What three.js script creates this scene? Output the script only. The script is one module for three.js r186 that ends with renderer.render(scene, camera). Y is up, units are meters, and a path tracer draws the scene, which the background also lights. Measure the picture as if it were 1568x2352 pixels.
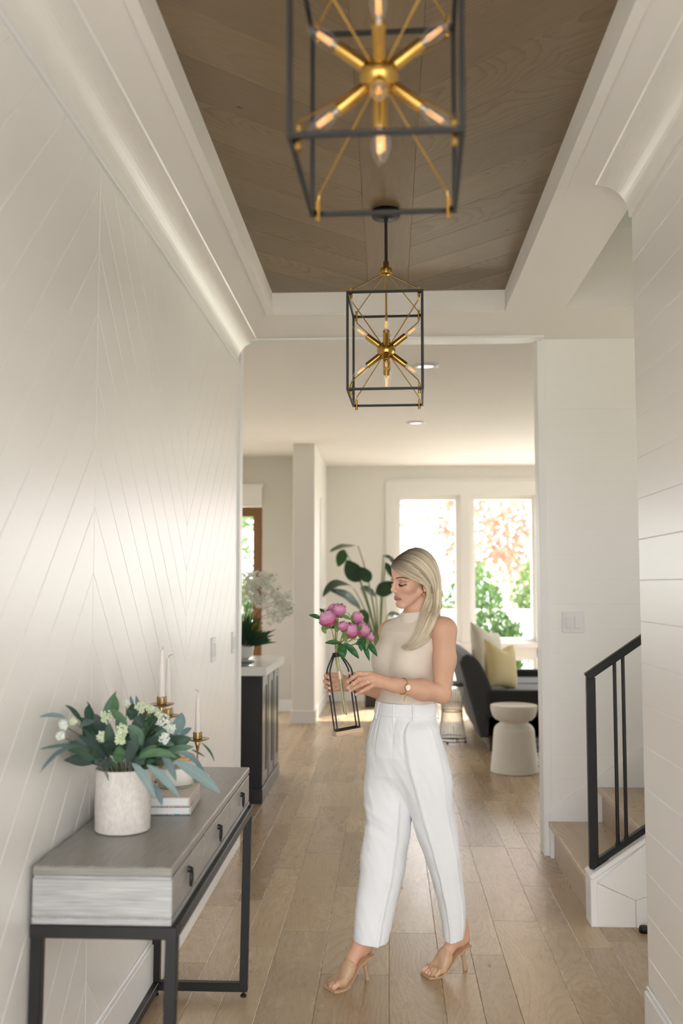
import * as THREE from 'three';
import { mergeGeometries } from 'three/addons/utils/BufferGeometryUtils.js';
import { ImprovedNoise } from 'three/addons/math/ImprovedNoise.js';
import { ConvexGeometry } from 'three/addons/geometries/ConvexGeometry.js';

// ---------- camera, sky, sun, exposure ----------
const scene = new THREE.Scene();
const camera = new THREE.PerspectiveCamera(54.425, 1568 / 2352, 0.05, 400);
camera.filmGauge = 36;
camera.position.set(0, 1.5, 0);
camera.rotation.set(0.073762, 0.047495, 0, 'YXZ');
camera.focus = 3.9;
camera.userData.fStop = 2.3;
const SKY = new THREE.Color(0.972, 0.98, 1.0);
scene.background = SKY;
scene.backgroundIntensity = 5.0;
const sun = new THREE.DirectionalLight(new THREE.Color(1.0, 0.93, 0.82), 12);
sun.position.set(9, 19, -25);
sun.target.position.set(1, 0, -10);
sun.castShadow = true;
sun.shadow.mapSize.set(2048, 2048);
Object.assign(sun.shadow.camera, { left: -25, right: 25, top: 25, bottom: -25, near: 1, far: 90 });
scene.add(sun, sun.target);
const renderer = new THREE.WebGLRenderer({ antialias: true });
renderer.toneMapping = THREE.LinearToneMapping;
renderer.toneMappingExposure = 1.4;
renderer.shadowMap.enabled = true;
// ---------- helpers ----------
const V = (x, y, z) => new THREE.Vector3(x, y, z);
const TAU = Math.PI * 2;
let seedState = 12345;
const rnd = () => { seedState = (seedState * 1664525 + 1013904223) >>> 0; return seedState / 4294967296; };
const rr = (a, b) => a + (b - a) * rnd();
const clamp = (x, a, b) => Math.max(a, Math.min(b, x));
const lerp = (a, b, t) => a + (b - a) * t;
const sst = (a, b, x) => { const t = clamp((x - a) / (b - a), 0, 1); return t * t * (3 - 2 * t); };
const perlin = new ImprovedNoise();
const nz = (x, y, z = 0) => perlin.noise(x, y, z);
const names = {};
const numbered = (n) => { const k = (names[n] = (names[n] ?? -1) + 1); return k ? `${n}_${String(k).padStart(3, '0')}` : n; };
function part(name, geo, mat, parent, label) {
  const m = new THREE.Mesh(geo, mat);
  m.castShadow = m.receiveShadow = true;
  m.name = numbered(name);
  if (label) m.userData.label = label;
  parent.add(m);
  return m;
}
function struct(name, geo, mat, parent = scene) {
  const m = geo ? new THREE.Mesh(geo, mat) : new THREE.Group();
  m.castShadow = m.receiveShadow = true;
  m.name = numbered(name);
  if (parent === scene) m.userData.kind = 'structure';
  parent.add(m);
  return m;
}
function tag(o, label, category, group) {
  o.userData.label = label; o.userData.category = category;
  if (group) o.userData.group = group;
  return o;
}
function thing(name, label, category, pos = [0, 0, 0], rotY = 0, group) {
  const g = new THREE.Group();
  g.name = numbered(name);
  g.position.set(...pos); g.rotation.y = rotY;
  scene.add(g);
  return tag(g, label, category, group);
}
function single(name, geo, mat, label, category, group) { return tag(part(name, geo, mat, scene), label, category, group); }
function copyOf(o, label, pos, rotY) {
  const c = o.clone();
  c.traverse((n) => { n.name = numbered(n.name.replace(/_\d{3}$/, '')); });
  c.userData = { ...o.userData, label };
  if (pos) c.position.set(...pos);
  if (rotY !== undefined) c.rotation.y = rotY;
  scene.add(c);
  return c;
}
// geometry: everything non-indexed with position, normal, uv
function fin(g) {
  let h = g.index ? g.toNonIndexed() : g;
  for (const k of Object.keys(h.attributes)) if (!['position', 'normal', 'uv', 'color'].includes(k)) h.deleteAttribute(k);
  if (!h.attributes.normal) h.computeVertexNormals();
  if (!h.attributes.uv) h.setAttribute('uv', new THREE.BufferAttribute(new Float32Array(h.attributes.position.count * 2), 2));
  h.morphAttributes = {};
  return h;
}
const merge = (list) => mergeGeometries(list.map(fin), false);
function boxUV(g, s = 1, ou = 0, ov = 0) { // uv in metres, v along the longest side where it matters
  const p = g.attributes.position, n = g.attributes.normal, uv = new Float32Array(p.count * 2);
  for (let i = 0; i < p.count; i++) {
    const ax = Math.abs(n.getX(i)), ay = Math.abs(n.getY(i)), az = Math.abs(n.getZ(i));
    let u, v;
    if (ay >= ax && ay >= az) { u = p.getX(i); v = p.getZ(i); } else if (ax >= az) { u = p.getY(i); v = p.getZ(i); } else { u = p.getY(i); v = p.getX(i); }
    uv[2 * i] = (u + ou) * s; uv[2 * i + 1] = (v + ov) * s;
  }
  g.setAttribute('uv', new THREE.BufferAttribute(uv, 2));
  return g;
}
// chamfered box between two corners
function bx(x0, y0, z0, x1, y1, z1, b = 0.002, ou = 0, ov = 0) {
  b = Math.min(b, Math.abs(x1 - x0) * 0.45, Math.abs(y1 - y0) * 0.45, Math.abs(z1 - z0) * 0.45);
  const c = [[x0, x1], [y0, y1], [z0, z1]].map(([a, d]) => [Math.min(a, d), Math.max(a, d)]);
  const pos = [];
  const pt = (s, axis) => [0, 1, 2].map((k) => (s[k] < 0 ? c[k][0] + (k === axis ? 0 : b) : c[k][1] - (k === axis ? 0 : b)));
  const tri = (p, q, r, out) => {
    const u = [q[0] - p[0], q[1] - p[1], q[2] - p[2]], v = [r[0] - p[0], r[1] - p[1], r[2] - p[2]];
    const n = [u[1] * v[2] - u[2] * v[1], u[2] * v[0] - u[0] * v[2], u[0] * v[1] - u[1] * v[0]];
    if (n[0] * out[0] + n[1] * out[1] + n[2] * out[2] < 0) pos.push(...p, ...r, ...q); else pos.push(...p, ...q, ...r);
  };
  const quad = (p, q, r, s, out) => { tri(p, q, r, out); tri(p, r, s, out); };
  for (let k = 0; k < 3; k++) for (const s of [-1, 1]) {
    const a = (k + 1) % 3, d = (k + 2) % 3, mk = (i, j) => { const t = [0, 0, 0]; t[k] = s; t[a] = i; t[d] = j; return t; };
    const o = [0, 0, 0]; o[k] = s;
    quad(pt(mk(-1, -1), k), pt(mk(1, -1), k), pt(mk(1, 1), k), pt(mk(-1, 1), k), o);
  }
  if (b > 0) {
    for (let k = 0; k < 3; k++) { // edges along axis k
      const a = (k + 1) % 3, d = (k + 2) % 3;
      for (const i of [-1, 1]) for (const j of [-1, 1]) {
        const t0 = [0, 0, 0], t1 = [0, 0, 0]; t0[k] = -1; t1[k] = 1; t0[a] = t1[a] = i; t0[d] = t1[d] = j;
        const o = [0, 0, 0]; o[a] = i; o[d] = j;
        quad(pt(t0, a), pt(t1, a), pt(t1, d), pt(t0, d), o);
      }
    }
    for (const i of [-1, 1]) for (const j of [-1, 1]) for (const l of [-1, 1]) tri(pt([i, j, l], 0), pt([i, j, l], 1), pt([i, j, l], 2), [i, j, l]);
  }
  const g = new THREE.BufferGeometry();
  g.setAttribute('position', new THREE.BufferAttribute(new Float32Array(pos), 3));
  g.computeVertexNormals();
  return boxUV(g, 1, ou, ov);
}
// convex polygon slab with a chamfered face: map(u, v, w) -> [x, y, z]; face at w = t, back at w = 0; uvf gives texture coordinates
function slab(pts, t, b, map, uvf = (u, v) => [u, v]) {
  let area = 0;
  for (let i = 0; i < pts.length; i++) { const p = pts[i], q = pts[(i + 1) % pts.length]; area += p[0] * q[1] - q[0] * p[1]; }
  if (area < 0) pts = pts.slice().reverse();
  const n = pts.length, ins = [];
  for (let i = 0; i < n; i++) {
    const p0 = pts[(i + n - 1) % n], p = pts[i], p2 = pts[(i + 1) % n];
    const e1 = [p[0] - p0[0], p[1] - p0[1]], e2 = [p2[0] - p[0], p2[1] - p[1]];
    const l1 = Math.hypot(...e1), l2 = Math.hypot(...e2);
    const n1 = [-e1[1] / l1, e1[0] / l1], n2 = [-e2[1] / l2, e2[0] / l2];
    const k = b / Math.max(0.35, 1 + n1[0] * n2[0] + n1[1] * n2[1]);
    ins.push([p[0] + (n1[0] + n2[0]) * k, p[1] + (n1[1] + n2[1]) * k]);
  }
  const pos = [], uv = [];
  const put = (p, w) => { pos.push(...map(p[0], p[1], w)); uv.push(...uvf(p[0], p[1])); };
  for (let i = 1; i < n - 1; i++) { put(ins[0], t); put(ins[i], t); put(ins[i + 1], t); }
  for (let i = 0; i < n; i++) {
    const j = (i + 1) % n;
    put(pts[i], t - b); put(pts[j], t - b); put(ins[j], t); put(pts[i], t - b); put(ins[j], t); put(ins[i], t);
    put(pts[i], 0); put(pts[j], 0); put(pts[j], t - b); put(pts[i], 0); put(pts[j], t - b); put(pts[i], t - b);
  }
  const g = new THREE.BufferGeometry();
  g.setAttribute('position', new THREE.BufferAttribute(new Float32Array(pos), 3));
  g.setAttribute('uv', new THREE.BufferAttribute(new Float32Array(uv), 2));
  // orientation: make the face normal point along +w
  const a = map(0, 0, 0), c = map(0, 0, 1), f = new THREE.Vector3(pos[3] - pos[0], pos[4] - pos[1], pos[5] - pos[2]).cross(new THREE.Vector3(pos[6] - pos[0], pos[7] - pos[1], pos[8] - pos[2]));
  if (f.x * (c[0] - a[0]) + f.y * (c[1] - a[1]) + f.z * (c[2] - a[2]) < 0) {
    const P = g.attributes.position.array, U = g.attributes.uv.array;
    for (let i = 0; i < P.length; i += 9) for (let k = 0; k < 3; k++) { const s = P[i + 3 + k]; P[i + 3 + k] = P[i + 6 + k]; P[i + 6 + k] = s; }
    for (let i = 0; i < U.length; i += 6) for (let k = 0; k < 2; k++) { const s = U[i + 2 + k]; U[i + 2 + k] = U[i + 4 + k]; U[i + 4 + k] = s; }
  }
  g.computeVertexNormals();
  return g;
}
// clip a convex polygon by a*u + b*v <= c
function clip(pts, a, b, c) {
  const out = [];
  for (let i = 0; i < pts.length; i++) {
    const p = pts[i], q = pts[(i + 1) % pts.length], dp = a * p[0] + b * p[1] - c, dq = a * q[0] + b * q[1] - c;
    if (dp <= 0) out.push(p);
    if ((dp < 0 && dq > 0) || (dp > 0 && dq < 0)) { const t = dp / (dp - dq); out.push([p[0] + (q[0] - p[0]) * t, p[1] + (q[1] - p[1]) * t]); }
  }
  return out.length > 2 ? out : null;
}
function rod(a, b, r, r2 = r, seg = 10, open = false) {
  const A = V(...a), B = V(...b), g = new THREE.CylinderGeometry(r2, r, A.distanceTo(B), seg, 1, open);
  g.applyQuaternion(new THREE.Quaternion().setFromUnitVectors(V(0, 1, 0), B.clone().sub(A).normalize()));
  g.translate((a[0] + b[0]) / 2, (a[1] + b[1]) / 2, (a[2] + b[2]) / 2);
  return fin(g);
}
// square bar
function bar(a, b, w, d = w, up = [0, 0, 1], bev = 0.0015) {
  const A = V(...a), B = V(...b), L = A.distanceTo(B), y = B.clone().sub(A).normalize();
  const g = bx(-w / 2, 0, -d / 2, w / 2, L, d / 2, bev);
  let z = V(...up); z.addScaledVector(y, -z.dot(y)).normalize();
  const x = y.clone().cross(z);
  g.applyMatrix4(new THREE.Matrix4().makeBasis(x, y, z).setPosition(A));
  return g;
}
function tube(pts, r, seg = 24, rad = 8, tension = 0.5, closed = false) {
  return fin(new THREE.TubeGeometry(new THREE.CatmullRomCurve3(pts.map((p) => V(...p)), closed, 'catmullrom', tension), seg, r, rad, closed));
}
// tube with varying radius
function vtube(pts, rf, seg = 24, rad = 8) {
  const curve = new THREE.CatmullRomCurve3(pts.map((p) => V(...p))), g = new THREE.TubeGeometry(curve, seg, 1, rad, false);
  const P = g.attributes.position, c = V(0, 0, 0);
  for (let i = 0; i <= seg; i++) {
    curve.getPointAt(i / seg, c);
    const r = rf(i / seg);
    for (let j = 0; j <= rad; j++) {
      const k = i * (rad + 1) + j;
      P.setXYZ(k, c.x + (P.getX(k) - c.x) * r, c.y + (P.getY(k) - c.y) * r, c.z + (P.getZ(k) - c.z) * r);
    }
  }
  g.computeVertexNormals();
  return fin(g);
}
function lathe(prof, seg = 40) { return fin(new THREE.LatheGeometry(prof.map(([r, y]) => new THREE.Vector2(r, y)), seg)); }
const ball = (p, r, w = 16, h = 12) => fin(new THREE.SphereGeometry(r, w, h).translate(...p));
const moved = (g, x, y, z) => { g.translate(x, y, z); return g; };
// paint one linear colour (or a function of position) into vertex colours
function tint(g, c) {
  const p = g.attributes.position, a = new Float32Array(p.count * 3);
  for (let i = 0; i < p.count; i++) { const k = typeof c === 'function' ? c(p.getX(i), p.getY(i), p.getZ(i), i) : c; a.set(k, 3 * i); }
  g.setAttribute('color', new THREE.BufferAttribute(a, 3));
  return g;
}

// ---------- textures (colour, grain, wear) ----------
function dataTex(w, h, f, srgb = false) {
  const d = new Uint8Array(w * h * 4);
  for (let y = 0; y < h; y++) for (let x = 0; x < w; x++) {
    const c = f(x / w, y / h), i = (y * w + x) * 4;
    if (typeof c === 'number') d[i] = d[i + 1] = d[i + 2] = clamp(c * 255, 0, 255); else for (let k = 0; k < 3; k++) d[i + k] = clamp(c[k] * 255, 0, 255);
    d[i + 3] = 255;
  }
  const t = new THREE.DataTexture(d, w, h, THREE.RGBAFormat);
  t.wrapS = t.wrapT = THREE.RepeatWrapping;
  t.magFilter = THREE.LinearFilter; t.minFilter = THREE.LinearMipmapLinearFilter; t.generateMipmaps = true;
  if (srgb) t.colorSpace = THREE.SRGBColorSpace;
  t.needsUpdate = true;
  return t;
}
// oak: five lanes of boards across, 2.4 m long; light and dark growth rings in cathedrals
const OAK_W = 1.0, OAK_L = 2.4;
const KNOTS = [[0, 0.06, 0.5, 0.010], [0, 0.15, 1.7, 0.006], [2, 0.13, 0.9, 0.012], [2, 0.05, 2.0, 0.007], [1, 0.1, 1.3, 0.006], [4, 0.06, 0.3, 0.009], [3, 0.15, 1.9, 0.007]];
const knot = (l, u, v) => { let d = 0; for (const [a, x, y, r] of KNOTS) if (a === l) { const q = Math.hypot((u - x) / r, (v - y) / (r * 2.6)) + 0.5 * nz(u * 160, v * 60, 3); d = Math.max(d, 0.5 * (1 - sst(0.3, 1.2, q))); } return d; };
const oakGray = (() => {
  const W = 1024, H = 2048, a = new Float32Array(W * H);
  for (let lane = 0; lane < 5; lane++) {
    const cx = [0.1, 0.03, 0.12, 0.17, 0.08][lane], s = lane * 13.7, tight = [70, 105, 60, 95, 80][lane], ringy = [0.05, 0.2, 0.07, 0.16, 0.2][lane];
    const x0 = Math.round((lane * W) / 5), x1 = Math.round(((lane + 1) * W) / 5);
    for (let y = 0; y < H; y++) {
      const v = (y / H) * OAK_L, ang = (y / H) * TAU, lx = Math.cos(ang), ly = Math.sin(ang);
      const c = 0.07 + 0.055 * Math.sin(ang + lane * 1.3) + 0.02 * nz(lx * 1.2 + s, ly * 1.2, s) + 0.006 * nz(lx * 4 + s, ly * 4, 3), off = 0.02 * nz(lx * 1.1, ly * 1.1 + s, 8);
      for (let x = x0; x < x1; x++) {
        const u = (x / W) * OAK_W - lane * 0.2, dx = u - cx - off;
        const wob = 0.003 * nz(u * 16 + s, v * 2.2, 1) + 0.0016 * nz(u * 50, v * 18 + s, 2);
        const r = Math.sqrt(dx * dx * 0.55 + c * c) + wob;
        let f = r * tight; f -= Math.floor(f);
        const ring = Math.pow(f, 4.0);
        const pore = Math.max(0, nz(u * 420, v * 9, s) + nz(u * 900, v * 22, s + 5) * 0.7);
        const broad = 0.5 * nz(u * 9 + s, v * 0.9, 4) + 0.3 * nz(u * 40, v * 1.6, s);
        a[y * W + x] = 0.90 - ringy * ring - 0.16 * pore + 0.09 * broad - knot(lane, u - lane * 0.2, v);
      }
    }
  }
  return { W, H, a };
})();
const oakAt = (u, v) => oakGray.a[Math.min(oakGray.H - 1, (v * oakGray.H) | 0) * oakGray.W + Math.min(oakGray.W - 1, (u * oakGray.W) | 0)];
const oakMap = dataTex(1024, 2048, (u, v) => { const g = oakAt(u, v), d = clamp(0.9 - g, 0, 1); return [g, g - d * 0.12, g - d * 0.22]; });
const oakRough = dataTex(512, 1024, (u, v) => 0.62 + 0.5 * (0.9 - oakAt(u, v)));
oakMap.repeat.set(1 / OAK_W, 1 / OAK_L); oakRough.repeat.copy(oakMap.repeat);
const smudge = dataTex(256, 256, (u, v) => { const a = u * TAU, b = v * TAU; return 0.5 + 0.22 * nz(Math.cos(a) * 2, Math.sin(a) * 2, Math.cos(b) * 2 + Math.sin(b)) + 0.2 * nz(Math.cos(a) * 6, Math.sin(a) * 6 + Math.cos(b) * 6, Math.sin(b) * 6); });
const weave = dataTex(256, 256, (u, v) => 0.5 + 0.28 * Math.sin(u * TAU * 32) * Math.cos(v * TAU * 32) + 0.18 * nz(u * 60, v * 60, 1));
const wall = (r, g, b, rough, extra = {}) => new THREE.MeshPhysicalMaterial({ color: new THREE.Color(r, g, b), roughness: rough, ...extra });
const std = (r, g, b, rough = 0.6, metal = 0, extra = {}) => new THREE.MeshStandardMaterial({ color: new THREE.Color(r, g, b), roughness: rough, metalness: metal, ...extra });
const phys = (r, g, b, rough, extra = {}) => new THREE.MeshPhysicalMaterial({ color: new THREE.Color(r, g, b), roughness: rough, ...extra });
const M = {
  satin: wall(0.89, 0.87, 0.838, 0.36, { clearcoat: 0.6, clearcoatRoughness: 0.3 }), // satin panel paint
  paint: wall(0.85, 0.835, 0.80, 0.55),
  trim: wall(0.87, 0.862, 0.845, 0.34),
  ceil: wall(0.91, 0.875, 0.83, 0.75),
  gap: std(0.35, 0.33, 0.3, 0.8),
  black: std(0.009, 0.009, 0.01, 0.45, 0.1),
  iron: std(0.007, 0.007, 0.0075, 0.45, 0.1),
  brass: std(0.50, 0.305, 0.08, 0.2, 1),
  oldBrass: std(0.42, 0.29, 0.14, 0.32, 1),
  steel: std(0.6, 0.6, 0.6, 0.25, 1),
  glass: phys(1, 1, 1, 0.0, { transmission: 1, thickness: 0, ior: 1.5 }),
  pane: phys(1, 1, 1, 0.0, { transmission: 1, thickness: 0, ior: 1.45 }),
  white: std(0.8, 0.8, 0.79, 0.35),
  dark: std(0.02, 0.02, 0.022, 0.5),
};
const oakMat = (r, g, b, rough, bump = 0.0006) => new THREE.MeshPhysicalMaterial({ color: new THREE.Color(r, g, b), map: oakMap, roughness: rough, roughnessMap: oakRough, bumpMap: oakMap, bumpScale: bump });
// ---------- the setting ----------
const HALL = 0.88, TOP = 2.92, LIV = 3.07;
// floor: mixed-width oak planks on a slab
{
  const floor = struct('floor');
  part('entrance_floor', bx(-3.6, -0.16, -0.9, 3.6, 0, 5, 0), std(0.84, 0.81, 0.76, 0.5), floor);
  part('subfloor', merge([bx(-6, -0.16, -13.1, 5, -0.006, -0.9, 0)]), oakMat(0.42, 0.33, 0.23, 0.6), floor);
  const tones = [[0.66, 0.525, 0.375], [0.59, 0.46, 0.325], [0.70, 0.575, 0.425], [0.50, 0.385, 0.265], [0.63, 0.505, 0.37], [0.545, 0.435, 0.32]].map((c) => oakMat(c[0] * 0.90, c[1] * 0.845, c[2] * 0.735, 0.44));
  const xs = [-2.16, -1.96, -1.82, -1.62, -1.42, -1.28, -1.08, -0.874, -0.73, -0.61, -0.472, -0.27, -0.005, 0.196, 0.33, 0.46, 0.66, 0.79, 0.92, 1.12, 1.25, 1.38, 1.6, 1.8, 2.0, 2.2];
  const ends = { 7: [-4.06, -4.77, -6.1], 9: [-4.25, -5.4], 10: [-4.44, -5.71, -6.9], 11: [-3.97, -5.1, -6.2], 12: [-4.44, -6.0], 13: [-4.0, -5.45], 14: [-4.2, -5.2], 15: [-4.62, -5.9], 16: [-3.86, -5.15], 17: [-4.3, -5.3] };
  for (let i = 0; i < xs.length - 1; i++) {
    const inHall = xs[i] > -0.9 && xs[i] < 1.35, zStart = inHall ? -2.9 : -5.9;
    const cuts = [zStart, ...(ends[i] || [])].filter((z) => z <= zStart);
    if (cuts.length === 1) cuts.push(zStart - rr(0.3, 1.2));
    while (cuts[cuts.length - 1] > -13.1) cuts.push(cuts[cuts.length - 1] - rr(0.65, 1.7));
    cuts[cuts.length - 1] = -13.1;
    let last = -1;
    for (let j = 0; j < cuts.length - 1; j++) {
      if (cuts[j] - cuts[j + 1] < 0.02) continue;
      let t = Math.floor(rnd() * 6); if (t === last) t = (t + 1) % 6; last = t;
      const lane = Math.floor(rnd() * 5) * 0.2, ov = rr(0, 2.4), flip = rnd() < 0.5 ? -1 : 1, w = xs[i + 1] - xs[i], x0 = xs[i];
      const g = slab([[xs[i] + 0.0003, cuts[j] - 0.0003], [xs[i + 1] - 0.0003, cuts[j] - 0.0003], [xs[i + 1] - 0.0003, cuts[j + 1] + 0.0003], [xs[i] + 0.0003, cuts[j + 1] + 0.0003]], 0.014, 0.0016,
        (u, v, q) => [u, q - 0.014, v], (u, v) => [lane + clamp(((u - x0) / w) * Math.min(w, 0.2), 0.003, 0.197), flip * v + ov]);
      part('plank', g, tones[t], floor);
    }
  }
}
// left wall with chevron boards
{
  const wl = struct('wall_left', bx(-1.03, 0, -5.83, -0.888, 3.3, -0.9, 0), M.gap);
  const seams = [-1.569, -2.937, -4.305, -5.673], yb = 0.2, yt = 2.80, P = 0.197;
  const cols = [[-0.9, -1.569, 1], [-1.569, -2.937, -1], [-2.937, -4.305, 1], [-4.305, -5.673, -1], [-5.673, -5.76, 1]];
  // boards fall away from the seam at -2.937 on both sides and rise from the next seams
  for (const [za, zb, s] of cols) {
    const zTop = Math.abs(za + 2.937) < 0.01 || Math.abs(zb + 2.937) < 0.01 ? -2.937 : za === -5.673 ? -5.673 : za === -0.9 ? -0.9 : zb;
    const high = zTop === -2.937 ? -2.937 : s > 0 ? za : zb; // side where boards are highest
    for (let k = -9; k < 16; k++) {
      const y0 = 1.5375 + k * P - (high === -2.937 ? 0 : 0.0);
      const line = (z) => y0 - Math.abs(z - high) * 0.99;
      let poly = [[za, line(za)], [zb, line(zb)], [zb, line(zb) + P], [za, line(za) + P]];
      poly = clip(poly, 0, -1, -yb); if (poly) poly = clip(poly, 0, 1, yt);
      if (!poly) continue;
      let a = 0; for (let i = 0; i < poly.length; i++) { const p = poly[i], q = poly[(i + 1) % poly.length]; a += p[0] * q[1] - q[0] * p[1]; }
      if (Math.abs(a) < 0.002) continue;
      part('board', slab(poly, 0.008, 0.0022, (u, v, w) => [-0.888 + w, v, u]), M.satin, wl);
    }
  }
  struct('baseboard_left', merge([bx(-0.888, 0, -5.76, -0.868, 0.185, -0.9, 0.002), bx(-0.888, 0.185, -5.76, -0.873, 0.2, -0.9, 0.003)]), M.trim);
  struct('trim_1', merge([bx(-1.05, 0, -5.855, -0.866, TOP, -5.755, 0.002), bx(-0.885, 2.785, -5.7, -0.866, 2.81, -0.9, 0.002)]), M.trim);
}
// coves along both sides
function cove(name, side, zNear, zFar) {
  const s = new THREE.Shape(), n = 14, R = 0.115;
  s.moveTo(-HALL + 0.0, TOP + 0.002); s.lineTo(-HALL, TOP - R - 0.008); s.lineTo(-HALL + 0.008, TOP - R - 0.008);
  for (let i = 0; i <= n; i++) { const a = Math.PI - (i / n) * Math.PI / 2; s.lineTo(-HALL + R + 0.006 + Math.cos(a) * (R - 0.004), TOP - R - 0.002 + Math.sin(a) * (R - 0.003)); }
  s.lineTo(-HALL + R + 0.012, TOP + 0.002);
  const g = new THREE.ExtrudeGeometry(s, { depth: zNear - zFar, bevelEnabled: false, curveSegments: 1 });
  g.translate(0, 0, zFar);
  const p = g.attributes.position;
  if (side > 0) { for (let i = 0; i < p.count; i++) p.setX(i, -p.getX(i) - 0.02); const a = p.array; for (let i = 0; i < a.length; i += 9) for (let k = 0; k < 3; k++) { const t = a[i + 3 + k]; a[i + 3 + k] = a[i + 6 + k]; a[i + 6 + k] = t; } g.computeVertexNormals(); }
  return struct(name, fin(g), M.coveMat ??= wall(0.9, 0.875, 0.835, 0.34, { clearcoat: 0.75, clearcoatRoughness: 0.32 }));
}
cove('cove_left', -1, -0.9, -5.68);
cove('cove_right', 1, -0.9, -3.475);
// right wall with horizontal boards
{
  const wr = struct('wall_right', bx(0.868, 0, -3.468, 1.0, 3.3, -0.9, 0), M.gap);
  const cuts = [0.17]; for (let y = 1.3788 - 8 * 0.1397; y < 2.79; y += 0.1397) cuts.push(y); cuts.push(2.80);
  for (let i = 0; i < cuts.length - 1; i++) part('board', slab([[-3.475, cuts[i]], [-0.9, cuts[i]], [-0.9, cuts[i + 1]], [-3.475, cuts[i + 1]]], 0.008, 0.002, (u, v, w) => [0.868 - w, v, u]), M.satin, wr);
  part('corner_board', bx(0.862, 0, -3.48, 1.006, 3.3, -3.468, 0.002), M.satin, wr);
  struct('baseboard_right', merge([bx(0.846, 0, -3.478, 0.87, 0.152, -0.9, 0.002), bx(0.853, 0.152, -3.478, 0.87, 0.168, -0.9, 0.003)]), M.trim);
}
// ceiling: flat border, raised tray with timber lining
{
  const c = struct('ceiling');
  const T0 = -5.10, T1 = 0.75;
  part('soffit', merge([bx(-1.03, TOP, -5.76, -0.605, 3.34, 1.0, 0), bx(0.605, TOP, -5.76, 0.907, 3.34, 1.0, 0), bx(-0.605, TOP, -5.76, 0.605, 3.34, T0, 0), bx(0.907, TOP, -5.76, 3.6, 3.34, -5.07, 0), bx(-0.605, TOP, T1, 0.605, 3.34, 1.0, 0)]), M.ceil, c);
  part('tray_casing', merge([bx(-0.638, TOP - 0.006, T0 - 0.033, -0.603, TOP + 0.002, T1, 0.001), bx(0.603, TOP - 0.006, T0 - 0.033, 0.638, TOP + 0.002, T1, 0.001), bx(-0.603, TOP - 0.006, T0 - 0.033, 0.603, TOP + 0.002, T0 + 0.002, 0.001)]), M.ceil, c);
  part('beam_casing', merge([bx(-0.885, TOP - 0.012, -5.765, 0.885, TOP + 0.002, -5.62, 0.002)]), M.trim, c);
  part('backing', bx(-0.65, 3.042, T0, 0.65, 3.34, T1, 0), M.dark, c);
  const timber = [[0.245, 0.172, 0.095], [0.22, 0.152, 0.083], [0.27, 0.192, 0.108], [0.237, 0.168, 0.096]].map((k) => oakMat(...k, 0.55));
  const down = (u, v, w) => [u, 3.042 - w, v];
  const cut = [T1, -0.5, -1.7, -2.74, -3.95, T0];
  for (let i = 0; i < cut.length - 1; i++) part('ceiling_plank', slab([[-0.1, cut[i]], [0.1, cut[i]], [0.1, cut[i + 1]], [-0.1, cut[i + 1]]], 0.012, 0.0014, down, (u, v) => [0.402 + clamp((u + 0.1), 0.003, 0.197), v + i]), timber[(i * 3) % 4], c);
  const P = 0.283;
  for (const side of [-1, 1]) for (let k = -14; k < 9; k++) {
    const z0 = (side < 0 ? -4.068 : -4.133) + k * P * -1, s = 0.97;
    let poly = [[0.1, z0], [0.606, z0 + 0.506 * s], [0.606, z0 + 0.506 * s - P], [0.1, z0 - P]];
    poly = clip(poly, 0, 1, T1); if (poly) poly = clip(poly, 0, -1, -T0);
    if (!poly) continue;
    poly = poly.map(([u, v]) => [u * side, v]);
    const lane = Math.floor(rnd() * 5) * 0.2, ov = rr(0, 2.4), q = Math.SQRT1_2;
    part('ceiling_plank', slab(poly, 0.012, 0.0014, down, (u, v) => { const a = Math.abs(u) - 0.1, b = v - z0, across = (a - b) * q, along = (a + b) * q; return [lane + clamp(across, 0.002, 0.198), along + ov]; }), timber[Math.floor(rnd() * 4)], c);
  }
  // big rooms
  part('living_ceiling', bx(-6, LIV, -13.3, 5, 3.34, -5.755, 0), M.ceil, c);
  part('foyer_ceiling', merge([bx(-3.7, 5.8, 0.9, 3.7, 6.0, 5.1, 0), bx(-3.5, 3.05, -0.9, -1.03, 3.34, 1.0, 0), bx(0.907, 3.05, -0.9, 3.5, 3.34, 1.0, 0)]), M.ceil, c);
}
// foyer behind the camera: glazed entrance wall
{
  struct('wall_foyer', merge([bx(-3.6, 0, 4.9, -3.2, 6, 5.1, 0), bx(3.2, 0, 4.9, 3.6, 6, 5.1, 0), bx(-3.6, 5.6, 4.9, 3.6, 6, 5.1, 0), bx(-0.75, 0, 4.9, -0.65, 5.6, 5.1, 0), bx(0.65, 0, 4.9, 0.75, 5.6, 5.1, 0), bx(-3.2, 2.7, 4.9, 3.2, 2.85, 5.1, 0),
    bx(-3.7, 0, -1.05, -3.5, 6, 5.1, 0), bx(3.5, 0, -1.05, 3.7, 6, 5.1, 0), bx(-3.5, 0, -1.05, -1.03, 3.3, -0.9, 0), bx(1.0, 0, -1.05, 3.5, 3.3, -0.9, 0), bx(-3.7, 3.34, 0.85, 3.7, 6, 1.0, 0)]), M.paint);
}
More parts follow.
